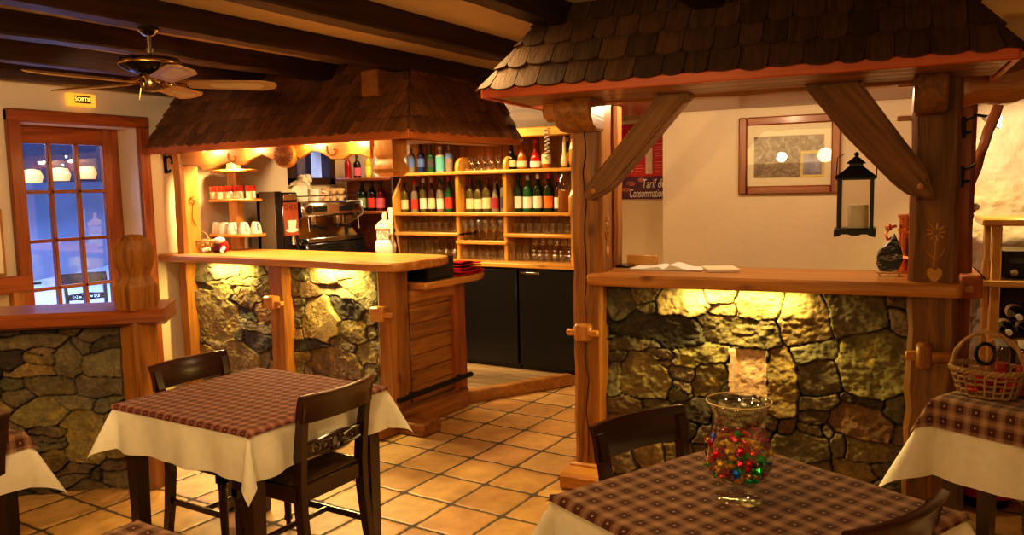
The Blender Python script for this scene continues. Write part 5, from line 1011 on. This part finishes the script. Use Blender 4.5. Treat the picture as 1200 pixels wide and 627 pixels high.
obj('display', MB().box((.64, 5.054, 1.225), (.78, 5.062, 1.255), .001), plain('receiver_display', (.05, .05, .055), .15), rc); obj('foot', MB().box((.63, 5.08, 1.136), (.67, 5.38, 1.146)).box((.99, 5.08, 1.136), (1.03, 5.38, 1.146)), M['black'], rc)
def lying(u, z, l, capc, grp='wine bottles lying in the rack'):
    t = thing('wine_bottle', l, 'bottle', (u, 5.20, z-.04), DK, grp)
    Mx = Matrix.Rotation(PI/2, 4, 'X')
    obj('glass_body', MB().lathe([(.039, 0), (.040, .18), (.030, .215), (.016, .24), (.0145, .30)], (u, 5.28, z), 16, M=Mx), BG['black'], t)
    obj('capsule', MB().lathe([(.0155, .265), (.016, .306), (.001, .307)], (u, 5.28, z), 14, M=Mx), gloss('cap_'+capc, CP[capc], .4), t)
    obj('paper_label', MB().lathe([(.0405, .05), (.0408, .14)], (u, 5.28, z), 16, M=Mx), gloss('label_cream', LB['cream'], .7), t)
lying(.690, .940, 'dark wine bottle lying in the rack, topmost of the three pointing at the viewer', 'white')
lying(.645, .855, 'dark wine bottle lying in the rack, lower left of the three', 'white')
lying(.742, .855, 'dark wine bottle lying in the rack, lower right of the three', 'white')
solo('cable', MB().tube([(.46, 4.93, 1.21), (.52, 4.98, 1.15), (.53, 5.3, 1.10), (.49, 5.45, 1.0), (.47, 5.5, .95)]+[(.47, 5.52, 1.24-.06*k) if k == -1 else (.475+.012*math.sin(k*.9), 5.5, .95-.10*k) for k in range(1, 9)], .005, 6), M['black'], 'thin black cable running down the yellow-lit wall beside the right kiosk post', 'cable', rz=DK)
# ------------------------------------------------------------------ tables and cloths
def drape(a, b, d, top, n=56, wave=.010, flare=.38, rnd=.012, seed=0, extra=0):
    rs = random.Random(seed); p1, p2 = rs.uniform(0, 6), rs.uniform(0, 6)
    xs = np.linspace(-(a+d), a+d, n); ys = np.linspace(-(b+d), b+d, n); mb = MB(); vs = []; gr = []
    for y in ys:
        for x in xs:
            ex, ey = max(abs(x)-a, 0), max(abs(y)-b, 0); sx, sy = math.copysign(1, x), math.copysign(1, y)
            if ex == 0 and ey == 0:
                m = min(a-abs(x), b-abs(y)); z = top-(rnd*.35*(1-m/rnd)**2 if m < rnd else 0)+.0012*math.sin(x*23+p1)*math.sin(y*19); p = (x, y, z)
            else:
                r = math.hypot(ex, ey); f = math.atan2(ey, ex)
                k = math.sin(2*f)
                off = r*(.07+flare*k**1.2)+(.004+extra)*(1-math.exp(-r*80)); zz = math.sqrt(max(r*r-off*off, 0))
                w = wave*min(1, r/.15)*(math.sin((y if ex > ey else x)*17+p1)+.6*math.sin((y if ex > ey else x)*31+p2))*(1-k)
                p = (sx*(min(abs(x), a)+(off+w*.8)*math.cos(f)), sy*(min(abs(y), b)+(off+w*.8)*math.sin(f)), top-.003-zz)
            vs.append(p); gr.append((x, y, 0))
    fs = [[i*n+j, i*n+j+1, (i+1)*n+j+1, (i+1)*n+j] for i in range(n-1) for j in range(n-1)]
    mb.add(vs, fs, gr); return mb
def table(name, c, a, b, rz, lab, dW, dP, seed, labW, labP, plaid='plaid', top=.765):
    c = Vector((c[0], c[1], 0))
    t = thing('dining_table', lab, 'table', (0, 0, 0), 0); t.location = c; t.rotation_euler = (0, 0, rz)
    obj('tabletop', MB().box((-a+.006, -b+.006, top-.035), (a-.006, b-.006, top-.004), .006), M['mahogany'], t)
    ap = MB()
    for s in (-1, 1): ap.box((-a+.05, s*(b-.05)-.01, top-.12), (a-.05, s*(b-.05)+.01, top-.035)); ap.box((s*(a-.05)-.01, -b+.05, top-.12), (s*(a-.05)+.01, b-.05, top-.035))
    obj('apron', ap, M['mahogany'], t)
    for sx in (-1, 1):
        for sy in (-1, 1):
            x, y = sx*(a-.055), sy*(b-.055); lg_ = MB().lathe([(.024, 0), (.027, .02), (.034, top-.14), (.034, top-.036)], (x, y, 0), sq=True); obj('leg', lg_, M['mahogany'], t)
    for nm, d, mat, zz, lb, ct, fl_ in (('tablecloth', dW, M['linen'], top, labW, 'tablecloth', .40), ('table_topper', dP, M[plaid], top+.004, labP, 'tablecloth', .40)):
        mb = drape(a+(.003 if nm == 'table_topper' else 0), b+(.003 if nm == 'table_topper' else 0), d, zz, 60, .017 if nm == 'tablecloth' else .006, fl_, seed=seed, extra=.006 if nm == 'table_topper' else 0)
        me = mesh_of(nm, mb, Vector(), True, 180); me.materials.append(mat); o = bpy.data.objects.new(nm, me); COL.objects.link(o); o.location = c; o.rotation_euler = (0, 0, rz); ROOT[o.name] = Vector(); tag(o, lb, ct)
    return t
ed = lambda x, y: (x*math.cos(TD)-y*math.sin(TD), x*math.sin(TD)+y*math.cos(TD))     # turned table axes -> room
table('a', (-2.925, 2.455), .44, .405, 0, 'dark wooden table under white and burgundy plaid cloths in front of the bar', .20, .022, 1, 'white cloth hanging in points from the table in front of the bar', 'burgundy plaid topper lying on the table in front of the bar')
p = ed(-1.863+.40, 1.419+.41); table('b', p, .40, .41, TD, 'dark wooden table in the foreground carrying the glass vase', .21, .022, 2, 'white cloth under the plaid on the vase table in the foreground', 'brown plaid topper under the glass vase', 'plaid_dark')
q0 = Vector((-.205, 3.785)); e1 = Vector((math.cos(TD), math.sin(TD))); e2 = Vector((-math.sin(TD), math.cos(TD)))
c3 = q0+e1*.55+e2*.21; table('c', c3, .55, .21, TD, 'narrow dark table beside the right kiosk post under the wicker basket', .34, .13, 3, 'long white cloth hanging from the table with the wicker basket', 'brown plaid topper under the wicker basket', 'plaid_dark')
table('d', (-3.70, 1.22), .39, .40, 0, 'table cut off by the left edge of the photo beside the stone partition', .22, .07, 4, 'white cloth hanging from the table at the left edge', 'plaid topper on the table at the left edge', 'plaid_dark')
table('e', (-1.66, .91), .43, .405, 0, 'table at the very bottom of the photo, only its plaid corner showing', .20, .02, 5, 'white cloth of the table cut off by the bottom edge', 'plaid topper whose corner shows at the bottom edge', 'plaid_dark')

# ------------------------------------------------------------------ chairs (face +Y)
def make_chair(label):
    t = thing('dining_chair', label, 'chair', (0, 0, 0), 0, 'dark bistro chairs'); W, Dp, SH = .205, .195, .465
    mh = M['mahogany']
    seat = []
    for i in range(13):
        y = -Dp+.01+(2*Dp)*i/12; k = .19+.02*i/12
        seat.append([(x*k, y, SH-.012*(1-(x*x))*(1-((i-6)/6)**2)+.006) for x in lin(-1, 1, 13)])
    sb = MB().grid(seat); bt = MB().grid([[(x, y, SH-.03) for x, y, z in r] for r in seat]); n0 = len(sb.v)
    s2_ = MB(); s2_.add(sb.v+bt.v, sb.f+[[i+n0 for i in f] for f in bt.f]); m_ = 13
    rim = [(0, j) for j in range(13)]+[(i, 12) for i in range(1, 13)]+[(12, j) for j in range(11, -1, -1)]+[(i, 0) for i in range(11, 0, -1)]
    s2_.f += [[a*m_+b, rim[(k+1) % len(rim)][0]*m_+rim[(k+1) % len(rim)][1], rim[(k+1) % len(rim)][0]*m_+rim[(k+1) % len(rim)][1]+n0, a*m_+b+n0] for k, (a, b) in enumerate(rim)]
    obj('seat', s2_, M['rush'], t)
    fr_ = MB()
    fr_.box((-W-.005, Dp-.012, SH-.075), (W+.005, Dp+.014, SH+.004), .005); fr_.box((-W+.015, -Dp-.014, SH-.075), (W-.015, -Dp+.012, SH), .004)
    for s in (-1, 1): fr_.timber((s*(W-.008), -Dp, SH-.036), (s*(W+.002), Dp, SH-.036), .022, .075, (1, 0, 0), 0, 1)
    obj('seat_frame', fr_, mh, t)
    for s in (-1, 1):
        # rear leg sweeping up into the back post
        pts = [(s*.19, -Dp-.055, 0), (s*.19, -Dp-.025, .15), (s*.188, -Dp-.004, .34), (s*.187, -Dp, .47), (s*.188, -Dp-.012, .60), (s*.192, -Dp-.036, .74), (s*.196, -Dp-.058, .84)]
        vs = []; gr = []
        for i, pnt in enumerate(pts):
            wx = .017; wy = [.018, .021, .024, .026, .024, .02, .016][i]
            for dx, dy in ((-1, -1), (1, -1), (1, 1), (-1, 1)): vs.append((pnt[0]+dx*wx, pnt[1]+dy*wy, pnt[2])); gr.append((pnt[2], dx*wx, dy*wy))
        fs = [[i*4+j, i*4+(j+1) % 4, (i+1)*4+(j+1) % 4, (i+1)*4+j] for i in range(len(pts)-1) for j in range(4)]+[[3, 2, 1, 0], [len(pts)*4-4+j for j in range(4)]]
        lb = MB(); lb.add(vs, fs, gr); obj('leg', lb, mh, t, ang=30)
        fl2 = MB().lathe([(.021, SH-.075), (.021, SH-.11)], (s*(W-.012), Dp-.005, 0), sq=True).lathe([(.019, .355), (.024, .345), (.022, .33), (.019, .32), (.021, .26), (.017, .06), (.021, .05), (.021, .035), (.013, .03), (.013, .0)], (s*(W-.012), Dp-.005, 0), 14).box((s*(W-.012)-.021, Dp-.026, .352), (s*(W-.012)+.021, Dp+.016, SH-.07), .003)
        obj('leg', fl2, mh, t)
        obj('stretcher', MB().box((s*(W-.018)-.009, -Dp-.01, .175), (s*(W-.018)+.009, Dp-.01, .205), .004), mh, t)
    obj('stretcher', MB().box((-W+.02, .02, .178), (W-.02, .04, .202), .004), mh, t)
    bow = lambda x: -.038*(1-(x/.225)**2)
    tr = []
    for i in range(21):
        x = -.222+.444*i/20; y = -Dp-.040+bow(x)+.0; z0, z1 = .745, .868; lip = .012
        tr.append([(x, y+.012, z0), (x, y-.010, z0), (x, y-.016, z0+.05), (x, y-.026, z1-.035), (x, y-.040, z1-.014), (x, y-.042, z1-.004), (x, y-.030, z1), (x, y-.016, z1), (x, y-.006, z1-.02), (x, y+.008, z0+.05)])
    tb = MB().grid(tr, True); k = len(tb.v); tb.f += [list(range(9, -1, -1)), [k-10+j for j in range(10)]]
    for i in range(k): tb.g[i] = Vector((tb.v[i].x, tb.v[i].y, tb.v[i].z))
    obj('top_rail', tb, mh, t, ang=40)
    cr = MB(); yb = lambda x: -Dp-.018+bow(x)*.6+.01
    zc = .615
    for s in (-1, 1):
        cr.tube([(s*x, yb(x), zc+.016+.012*math.sin((x-.05)*24)) for x in lin(.045, .182, 8)], [.012, .010, .009, .009, .010, .011, .012, .013], 8)
        cr.tube([(s*x, yb(x), zc-.020-.006*math.sin((x-.05)*24)) for x in lin(.040, .182, 8)], [.011, .009, .009, .009, .009, .010, .011, .012], 8)
        cr.tube([(s*(.105+.012*math.cos(q)), yb(.1), zc+.002+.012*math.sin(q)) for q in lin(0, 5.8, 12)], .006, 6, closed=True)
        cr.tube([(s*(.055+.020*math.cos(q)), yb(.05), zc+.026*math.sin(q)) for q in lin(0, 5.8, 12)], .008, 6, closed=True)
        cr.box((s*.15-.02 if s > 0 else -.17, yb(.16)-.006, zc-.02), (s*.15+.02 if s > 0 else -.13, yb(.16)+.006, zc+.02), .003)
    cr.tube([(.026*math.cos(q), yb(0), zc+.034*math.sin(q)) for q in lin(0, 5.9, 16)], .009, 6, closed=True)
    cr.tube([(x, yb(x), zc+.036-.9*x*x) for x in lin(-.1, .1, 9)], .009, 6).tube([(x, yb(x), zc-.036+.9*x*x) for x in lin(-.1, .1, 9)], .008, 6)
    obj('carved_rail', cr, mh, t)
    return t
ch0 = make_chair('dark wooden chair in front of the bar table, its carved back turned to the viewer')
ch0.location = (-2.665, 2.475, 0); ch0.rotation_euler = (0, 0, PI/2)
dup(ch0, (-3.24, 2.545, 0), -PI/2, 'dark wooden chair on the left side of the bar table, seat under the cloth')
p = (-1.085+.255*e1.x, 2.63+.255*e1.y, 0); dup(ch0, p, TD-PI/2, 'dark wooden chair behind the vase table, by the left kiosk post')
p = (-.19-.265*e1.x, 2.155-.265*e1.y, 0); dup(ch0, p, TD+PI/2, 'dark wooden chair at the bottom right of the photo, only its curved top rail showing')
dup(ch0, (-3.53, 1.335, 0), PI/2, 'dark wooden chair cut off by the left edge of the photo')
dup(ch0, (-8.2, 4.82, .0), -1.9, 'dark chair standing outside on the snow, seen through the lower door panes', 'outdoor chair')

# ------------------------------------------------------------------ vase full of foil-wrapped sweets
VX, VY, VZ = -.63, 2.276, .771
va_ = thing('glass_vase', 'footed glass vase with a gold rim, half filled with colourful foil pieces', 'vase', (VX, VY, VZ))
PV = [(.071, 0), (.073, .003), (.066, .010), (.030, .016), (.016, .022), (.014, .034), (.021, .044), (.016, .050), (.055, .058), (.080, .075), (.095, .100), (.0985, .125), (.096, .150), (.088, .180), (.079, .207), (.075, .228), (.077, .252), (.085, .276), (.0935, .294)]
inn = [(r-.0022, h) for r, h in PV[::-1] if h > .056]+[(.001, .060)]
obj('bowl', MB().lathe([(r, VZ+h) for r, h in PV+inn], (VX, VY, 0), 56), M['glass'], va_, ang=180)
obj('gilt_rim', MB().tube([(VX+.0925*math.cos(q), VY+.0925*math.sin(q), VZ+.2945) for q in lin(0, 2*PI*.98, 60)], .0021, 6, closed=True), M['gold'], va_)
FC = [('red', (.62, .008, .02)), ('gold', (.92, .55, .05)), ('green', (.02, .45, .12)), ('blue', (.01, .16, .70)), ('orange', (.70, .13, .01)), ('magenta', (.42, .01, .14))]
proto = {}; pts = []; rs = random.Random(12); tries = 0
def bowl_r(h):
    for (r0, h0), (r1, h1) in zip(PV[7:], PV[8:]):
        if h0 <= h <= h1: return r0+(r1-r0)*(h-h0)/(h1-h0)
    return .02
while len(pts) < 300 and tries < 60000:
    tries += 1; h = rs.uniform(.068, .186); R_ = bowl_r(h)-.0105
    if h > .168 and rs.random() < (h-.168)/.02: continue
    q = rs.uniform(0, 2*PI); r = R_*(1-rs.random()**2.2*.75)
    p = Vector((r*math.cos(q), r*math.sin(q), h))
    if all((p-o).length > .0142 for o in pts): pts.append(p)
for p in pts:
    # broad colour patches: red and magenta on top, gold and orange low on the left, green and blue low on the right
    side = p.dot(Vector((.854, .52, 0)))/.09; hh = (p.z-.07)/.11
    w = [.5+1.5*hh, 1.9-1.2*side*(1-hh), 1.1+2.2*max(side, 0)*(1-hh)+.8*(1-hh), .25+2.2*max(side-.1, 0)*(1-hh), .5-.6*side*(1-hh), .2+1.1*hh]
    n_, cc_ = rs.choices(FC, [max(.03, x) for x in w])[0]
    if n_ not in proto:
        mb = MB(); bm = bmesh.new(); bmesh.ops.create_icosphere(bm, subdivisions=1, radius=.0112)
        for v in bm.verts: v.co *= 1+rs.uniform(-.22, .25)
        for sg_ in (-1, 1):     # twisted wrapper ends
            c0 = bm.verts.new((sg_*.007, .0, .0)); rim_ = [bm.verts.new((sg_*.0155, .006*math.cos(a), .006*math.sin(a)*rs.uniform(.5, 1))) for a in (0, 1.3, 2.6, 3.9, 5.2)]
            for i in range(5): bm.faces.new((c0, rim_[i], rim_[(i+1) % 5]))
        mb.bm(bm)
        o = solo('foil_sweet', mb, plain(n_+'_foil', cc_, .22, .55, var=.3, scale=200, emit=.0), '%s foil-wrapped piece in the glass vase' % n_, 'sweet', 0, n_+' foil pieces in the vase', smooth=False)
        o.location = (0, 0, 0); proto[n_] = [o, 0]
    o, k = proto[n_]
    if k: o = o.copy(); COL.objects.link(o)
    proto[n_][1] += 1
    o.location = (VX+p.x, VY+p.y, VZ+p.z-.0098); o.rotation_euler = (rs.uniform(-.5, .5), rs.uniform(-.5, .5), rs.uniform(0, 6.28)); o.scale = [rs.uniform(.8, 1.15)]*3

# ------------------------------------------------------------------ basket table
bz = .774
cb = Vector((-.02, 3.885, bz))
wb = thing('wicker_basket', 'large wicker basket with a tall hoop handle on the table beside the kiosk', 'basket', cb)
P = wicker_basket(wb, cb, .138, .11, .105, 22, 5, M['wicker'], 1.28, .0055, TD+.15)
hp = [P(math.sqrt(max(0, 1))*abs(math.cos(q))*1.02 if True else 1, 0 if math.cos(q) > 0 else PI, .10+.165*math.sin(q)) for q in lin(0, PI, 26)]
hd_ = MB()
for d in (0, PI): hd_.tube([Vector(p)+Vector((.005*math.cos(k*.9+d), .007*math.sin(k*.9+d), .003*math.cos(k*.9+d))) for k, p in enumerate(hp)], .0075, 6)
obj('handle', hd_, M['wicker'], wb)
obj('hanging_ring', MB().tube([(cb.x-.012+.036*math.cos(q), cb.y+.10, cb.z+.155+.045*math.sin(q)) for q in lin(0, 5.9, 20)], .008, 6, closed=True), M['iron'], wb)
rs = random.Random(3)
for k in range(16):
    q, r = rs.uniform(0, 6.28), rs.random()**.5*.78; c = P(r, q, .024+.028*(k % 2)+(.01 if k > 9 else 0))
    if k == 0:
        pk = solo('red_sachet', MB().box((-.024, -.017, 0), (.024, .017, .014), .005), M['redgloss'], 'small red packet lying inside the large wicker basket', 'packet', group='red packets in the wicker basket')
        w0 = pk
    else: w0 = pk.copy(); COL.objects.link(w0)
    w0.location = c; w0.rotation_euler = (rs.uniform(-.4, .4), rs.uniform(-.4, .4), rs.uniform(0, 3))
def jar(x, y, h, r, fillm, l, lid='white'):
    t = thing('preserve_jar', l, 'jar', (x, y, bz), 0, 'jars behind the basket')
    obj('glass_body', MB().lathe([(r*.9, bz), (r, bz+.008), (r, bz+h*.78), (r*.82, bz+h*.88)], (x, y, 0), 20), M['glass'], t)
    obj('contents', MB().lathe([(r*.86, bz+.006), (r*.94, bz+.012), (r*.94, bz+h*.55), (.001, bz+h*.57)], (x, y, 0), 18), fillm, t)
    obj('lid', MB().lathe([(r*.86, bz+h*.88), (r*.88, bz+h), (.001, bz+h*1.005)], (x, y, 0), 18), gloss('cap_'+lid, CP[lid], .4), t)
jr = plain('red_preserve', (.40, .03, .015), .3)
jar(.115, 3.92, .235, .036, jr, 'tall glass jar of red preserve with a white lid, right behind the wicker basket')
jar(.03, 3.98, .225, .032, jr, 'slim glass jar of red preserve behind the hoop handle of the wicker basket', 'grey')
jar(.20, 3.89, .20, .04, plain('dark_preserve', (.06, .015, .01), .3), 'dark jar with a white lid at the right edge behind the basket')
rp = thing('red_bucket', 'red enamel bucket on the floor under the basket table', 'bucket', (-.02, 4.74, 0))
obj('body', MB().lathe([(.10, .03), (.15, .06), (.165, .16), (.158, .24), (.152, .24), (.15, .07), (.001, .05)], (-.02, 4.74, 0), 28), M['redgloss'], rp); obj('base_ring', MB().lathe([(.105, 0), (.115, .0), (.125, .045), (.10, .045)], (-.02, 4.74, 0), 24), M['black'], rp)

# ------------------------------------------------------------------ ceiling fan
fx, fy = -3.535, 2.46
fn = thing('ceiling_fan', 'five-bladed ceiling fan with cane-panelled blades hanging from a dark beam', 'ceiling fan', (fx, fy, 2.2))
obj('canopy', MB().lathe([(.045, 2.497), (.05, 2.485), (.03, 2.465), (.014, 2.458)], (fx, fy, 0), 20), M['steel'], fn)
obj('down_rod', MB().lathe([(.011, 2.37), (.011, 2.46)], (fx, fy, 0), 12).lathe([(.02, 2.365), (.02, 2.40)], (fx, fy, 0), 12), M['steel'], fn)
obj('motor', MB().lathe([(.02, 2.372), (.09, 2.366), (.135, 2.35), (.142, 2.335), (.142, 2.318), (.13, 2.305), (.09, 2.285), (.055, 2.278), (.05, 2.27)], (fx, fy, 0), 36), plain('gunmetal_motor', (.06, .05, .04), .18, .9), fn)
obj('brass_band', MB().lathe([(.1425, 2.318), (.145, 2.322), (.145, 2.331), (.1425, 2.335)], (fx, fy, 0), 36), M['brass'], fn)
obj('switch_housing', MB().lathe([(.048, 2.275), (.05, 2.25), (.05, 2.215), (.042, 2.20), (.015, 2.194), (.001, 2.193)], (fx, fy, 0), 24), plain('antique_brass', (.30, .21, .11), .22, 1), fn)
for k in range(5):
    A = math.radians(FAN_PH+72*k); Mf = Matrix.Translation((fx, fy, 2.235)) @ Matrix.Rotation(A, 4, 'Z') @ Matrix.Rotation(math.radians(-13), 4, 'X')
    iron_ = MB().tube([(.04, 0, .034), (.11, .025, .004), (.165, .03, .002)], .007, 6).tube([(.04, 0, .034), (.11, -.025, .004), (.165, -.03, .002)], .007, 6).tube([(.085+.022*math.cos(q), .022*math.sin(q), .003) for q in lin(0, 5.8, 12)], .005, 5, closed=True).box((.155, -.045, .003), (.20, .045, .007), .002)
    ir = obj('blade_iron', iron_.xf(Mf), M['brass'], fn)
    bl = MB().prism([(.17, -.048), (.20, -.055), (.52, -.066), (.575, -.04), (.585, 0), (.575, .04), (.52, .066), (.20, .055), (.17, .048)], (0, 0, -.006), lambda x, y: (x, y, .003), .0015, 0).xf(Mf)
    bo = obj('blade', bl, M['blade'], fn)
    cnp = MB().prism([(.28, -.030), (.50, -.036), (.525, 0), (.50, .036), (.28, .030), (.265, 0)], (0, 0, -.0015), lambda x, y: (x, y, -.0032), 0, 0).xf(Mf)
    obj('cane_panel', cnp, M['cane'], bo)
obj('pull_chain', MB().tube([(fx-.045, fy-.02, 2.25), (fx-.055, fy-.025, 2.20), (fx-.06, fy-.03, 2.16)], .003, 5), M['brass'], fn)

# ------------------------------------------------------------------ lamps, camera, colour management
def light(name, kind, loc, energy, col, size=.1, to=None, spot=None, sy=None, rz=0, blend=.6, spread=None):
    l = bpy.data.lights.new(name, kind); l.energy = energy; l.color = col
    if kind == 'AREA':
        l.size = size
        if sy: l.shape = 'RECTANGLE'; l.size_y = sy
        if spread: l.spread = spread
    elif kind == 'SPOT': l.shadow_soft_size = size; l.spot_size = math.radians(spot); l.spot_blend = blend
    else: l.shadow_soft_size = size
    o = bpy.data.objects.new(name, l); COL.objects.link(o); o.location = R3(rz) @ Vector(loc)
    if to is not None: o.rotation_euler = ((R3(rz) @ Vector(to))-o.location).to_track_quat('-Z', 'Y').to_euler()
    return o
WARM = (1, .66, .27); AMB = (1, .66, .28); YEL = (1, .76, .23); SOFT = (1, .72, .42)
E_ = ENERGY
for x in (-5.27, -4.10): light('bar_counter_lamp', 'AREA', (x, 4.20, 1.137), E_['under'], YEL, .42, (x, 4.235, 0), sy=.03)
light('kiosk_counter_lamp', 'AREA', (-.66, 4.205, 1.140), E_['under_k'], YEL, .60, (-.66, 4.235, 0), sy=.03, rz=DK)
for x in (-5.33, -4.85, -4.22, -3.80): light('valance_lamp', 'POINT', (x, 4.14, 2.03), E_['val'], WARM, .03)
for x in (-5.55, -4.7, -3.9): light('canopy_lamp', 'SPOT', (x, 4.55, 2.045), E_['can'], WARM, .05, (x, 4.6, 1.0), spot=150)
light('shelf_lamp', 'AREA', (-4.1, 5.62, 2.40), E_['shelf'], WARM, 1.6, (-4.1, 6.35, 1.2), sy=.12)
light('bar_room_lamp', 'AREA', (-4.6, 5.78, 2.55), E_['barroom'], SOFT, 1.6, (-4.6, 5.6, 0), sy=.4)
for u in (-1.2, -.62, -.05): light('kiosk_room_lamp', 'POINT', (u, 4.62, 2.178), E_['kroom'], SOFT, .012, rz=DK)
light('spot_bulb', 'SPOT', (.62, 5.02, 2.02), E_['spot'], (1, .76, .42), .03, (.85, 5.6, 1.55), spot=120, rz=DK)
light('spot_bulb_down', 'SPOT', (.56, 5.0, 1.98), E_['sdown'], YEL, .04, (.50, 5.3, 0), spot=110, rz=DK)
for (x, y, e) in ((-.2, .5, 1), (-2.4, .2, 1.1), (-4.7, .7, 1.0), (1.3, 1.6, .8), (-.6, -1.2, 1)): light('room_fill', 'POINT', (x, y, 2.05), E_['room']*e, AMB, .10)  # added unseen lights that brighten the room and the bar roof
for (x, y, e) in ((-2.4, 3.4, 1), (-1.6, 1.6, .7)): light('overhead_fill', 'AREA', (x, y, 2.48), E_['down']*e, AMB, .3, (x, y, 0))  # added overhead fill light, not a fixture of the room
light('ceiling_fill', 'SPOT', (-1.2, .1, 2.0), E_['up'], AMB, .06, (-3.0, 2.4, 2.62), spot=100)  # added upward fill out of view, warms the ceiling plaster
light('door_wall_fill', 'SPOT', (-3.9, 2.9, 2.40), E_['door'], (1, .76, .52), .06, (-6.0, 3.75, 1.75), spot=75)  # added fill that brightens the plaster wall beside the door
light('partition_fill', 'SPOT', (-2.7, .7, 2.25), E_['ent'], AMB, .08, (-4.55, 2.45, .45), spot=48)  # added fill aimed at the low stone partition
light('front_fill', 'AREA', (-1.0, -1.5, 2.2), E_['front'], AMB, 1.5, (-2.0, 3.5, 1.0), sy=.5)  # added soft fill from behind the camera
light('dusk_sky', 'AREA', (-10.5, 5.0, 5.0), E_['dusk'], (.30, .45, 1), 6, (-10.5, 5.5, 0))
light('dusk_door', 'AREA', (-7.6, 3.4, 2.9), E_['dusk']*.10, (.35, .42, 1), 1.5, (-6.1, 3.7, 1.0))
w = bpy.data.worlds.new('dusk'); bpy.context.scene.world = w; w.use_nodes = True
bg = w.node_tree.nodes['Background']; bg.inputs['Color'].default_value = (.10, .16, .38, 1); bg.inputs['Strength'].default_value = .5
cam = bpy.data.cameras.new('camera'); co = bpy.data.objects.new('camera', cam); COL.objects.link(co)
PI_, RO, YA = .1014, -.0218, -.5497
cp0, sp0, cr0, sr0 = math.cos(PI_), math.sin(PI_), math.cos(RO), math.sin(RO)
Fv = Vector((0, cp0, -sp0)); Rv = Vector((1, 0, 0)); Uv = Vector((0, sp0, cp0)); R2 = Rv*cr0+Uv*sr0; U2 = -Rv*sr0+Uv*cr0
Mz = R3(-YA); R2, U2, Fv = Mz @ R2, Mz @ U2, Mz @ Fv
co.matrix_world = Matrix(((R2.x, U2.x, -Fv.x, 0), (R2.y, U2.y, -Fv.y, 0), (R2.z, U2.z, -Fv.z, 1.70), (0, 0, 0, 1)))
cam.lens = 934.51/1200*36; cam.sensor_width = 36; cam.clip_start = .05
sc = bpy.context.scene; sc.camera = co
sc.view_settings.view_transform = 'Standard'; sc.view_settings.look = 'Medium High Contrast'; sc.view_settings.exposure = EXPO
sc.cycles.max_bounces = 10; sc.cycles.transparent_max_bounces = 24; sc.cycles.sample_clamp_indirect = 4
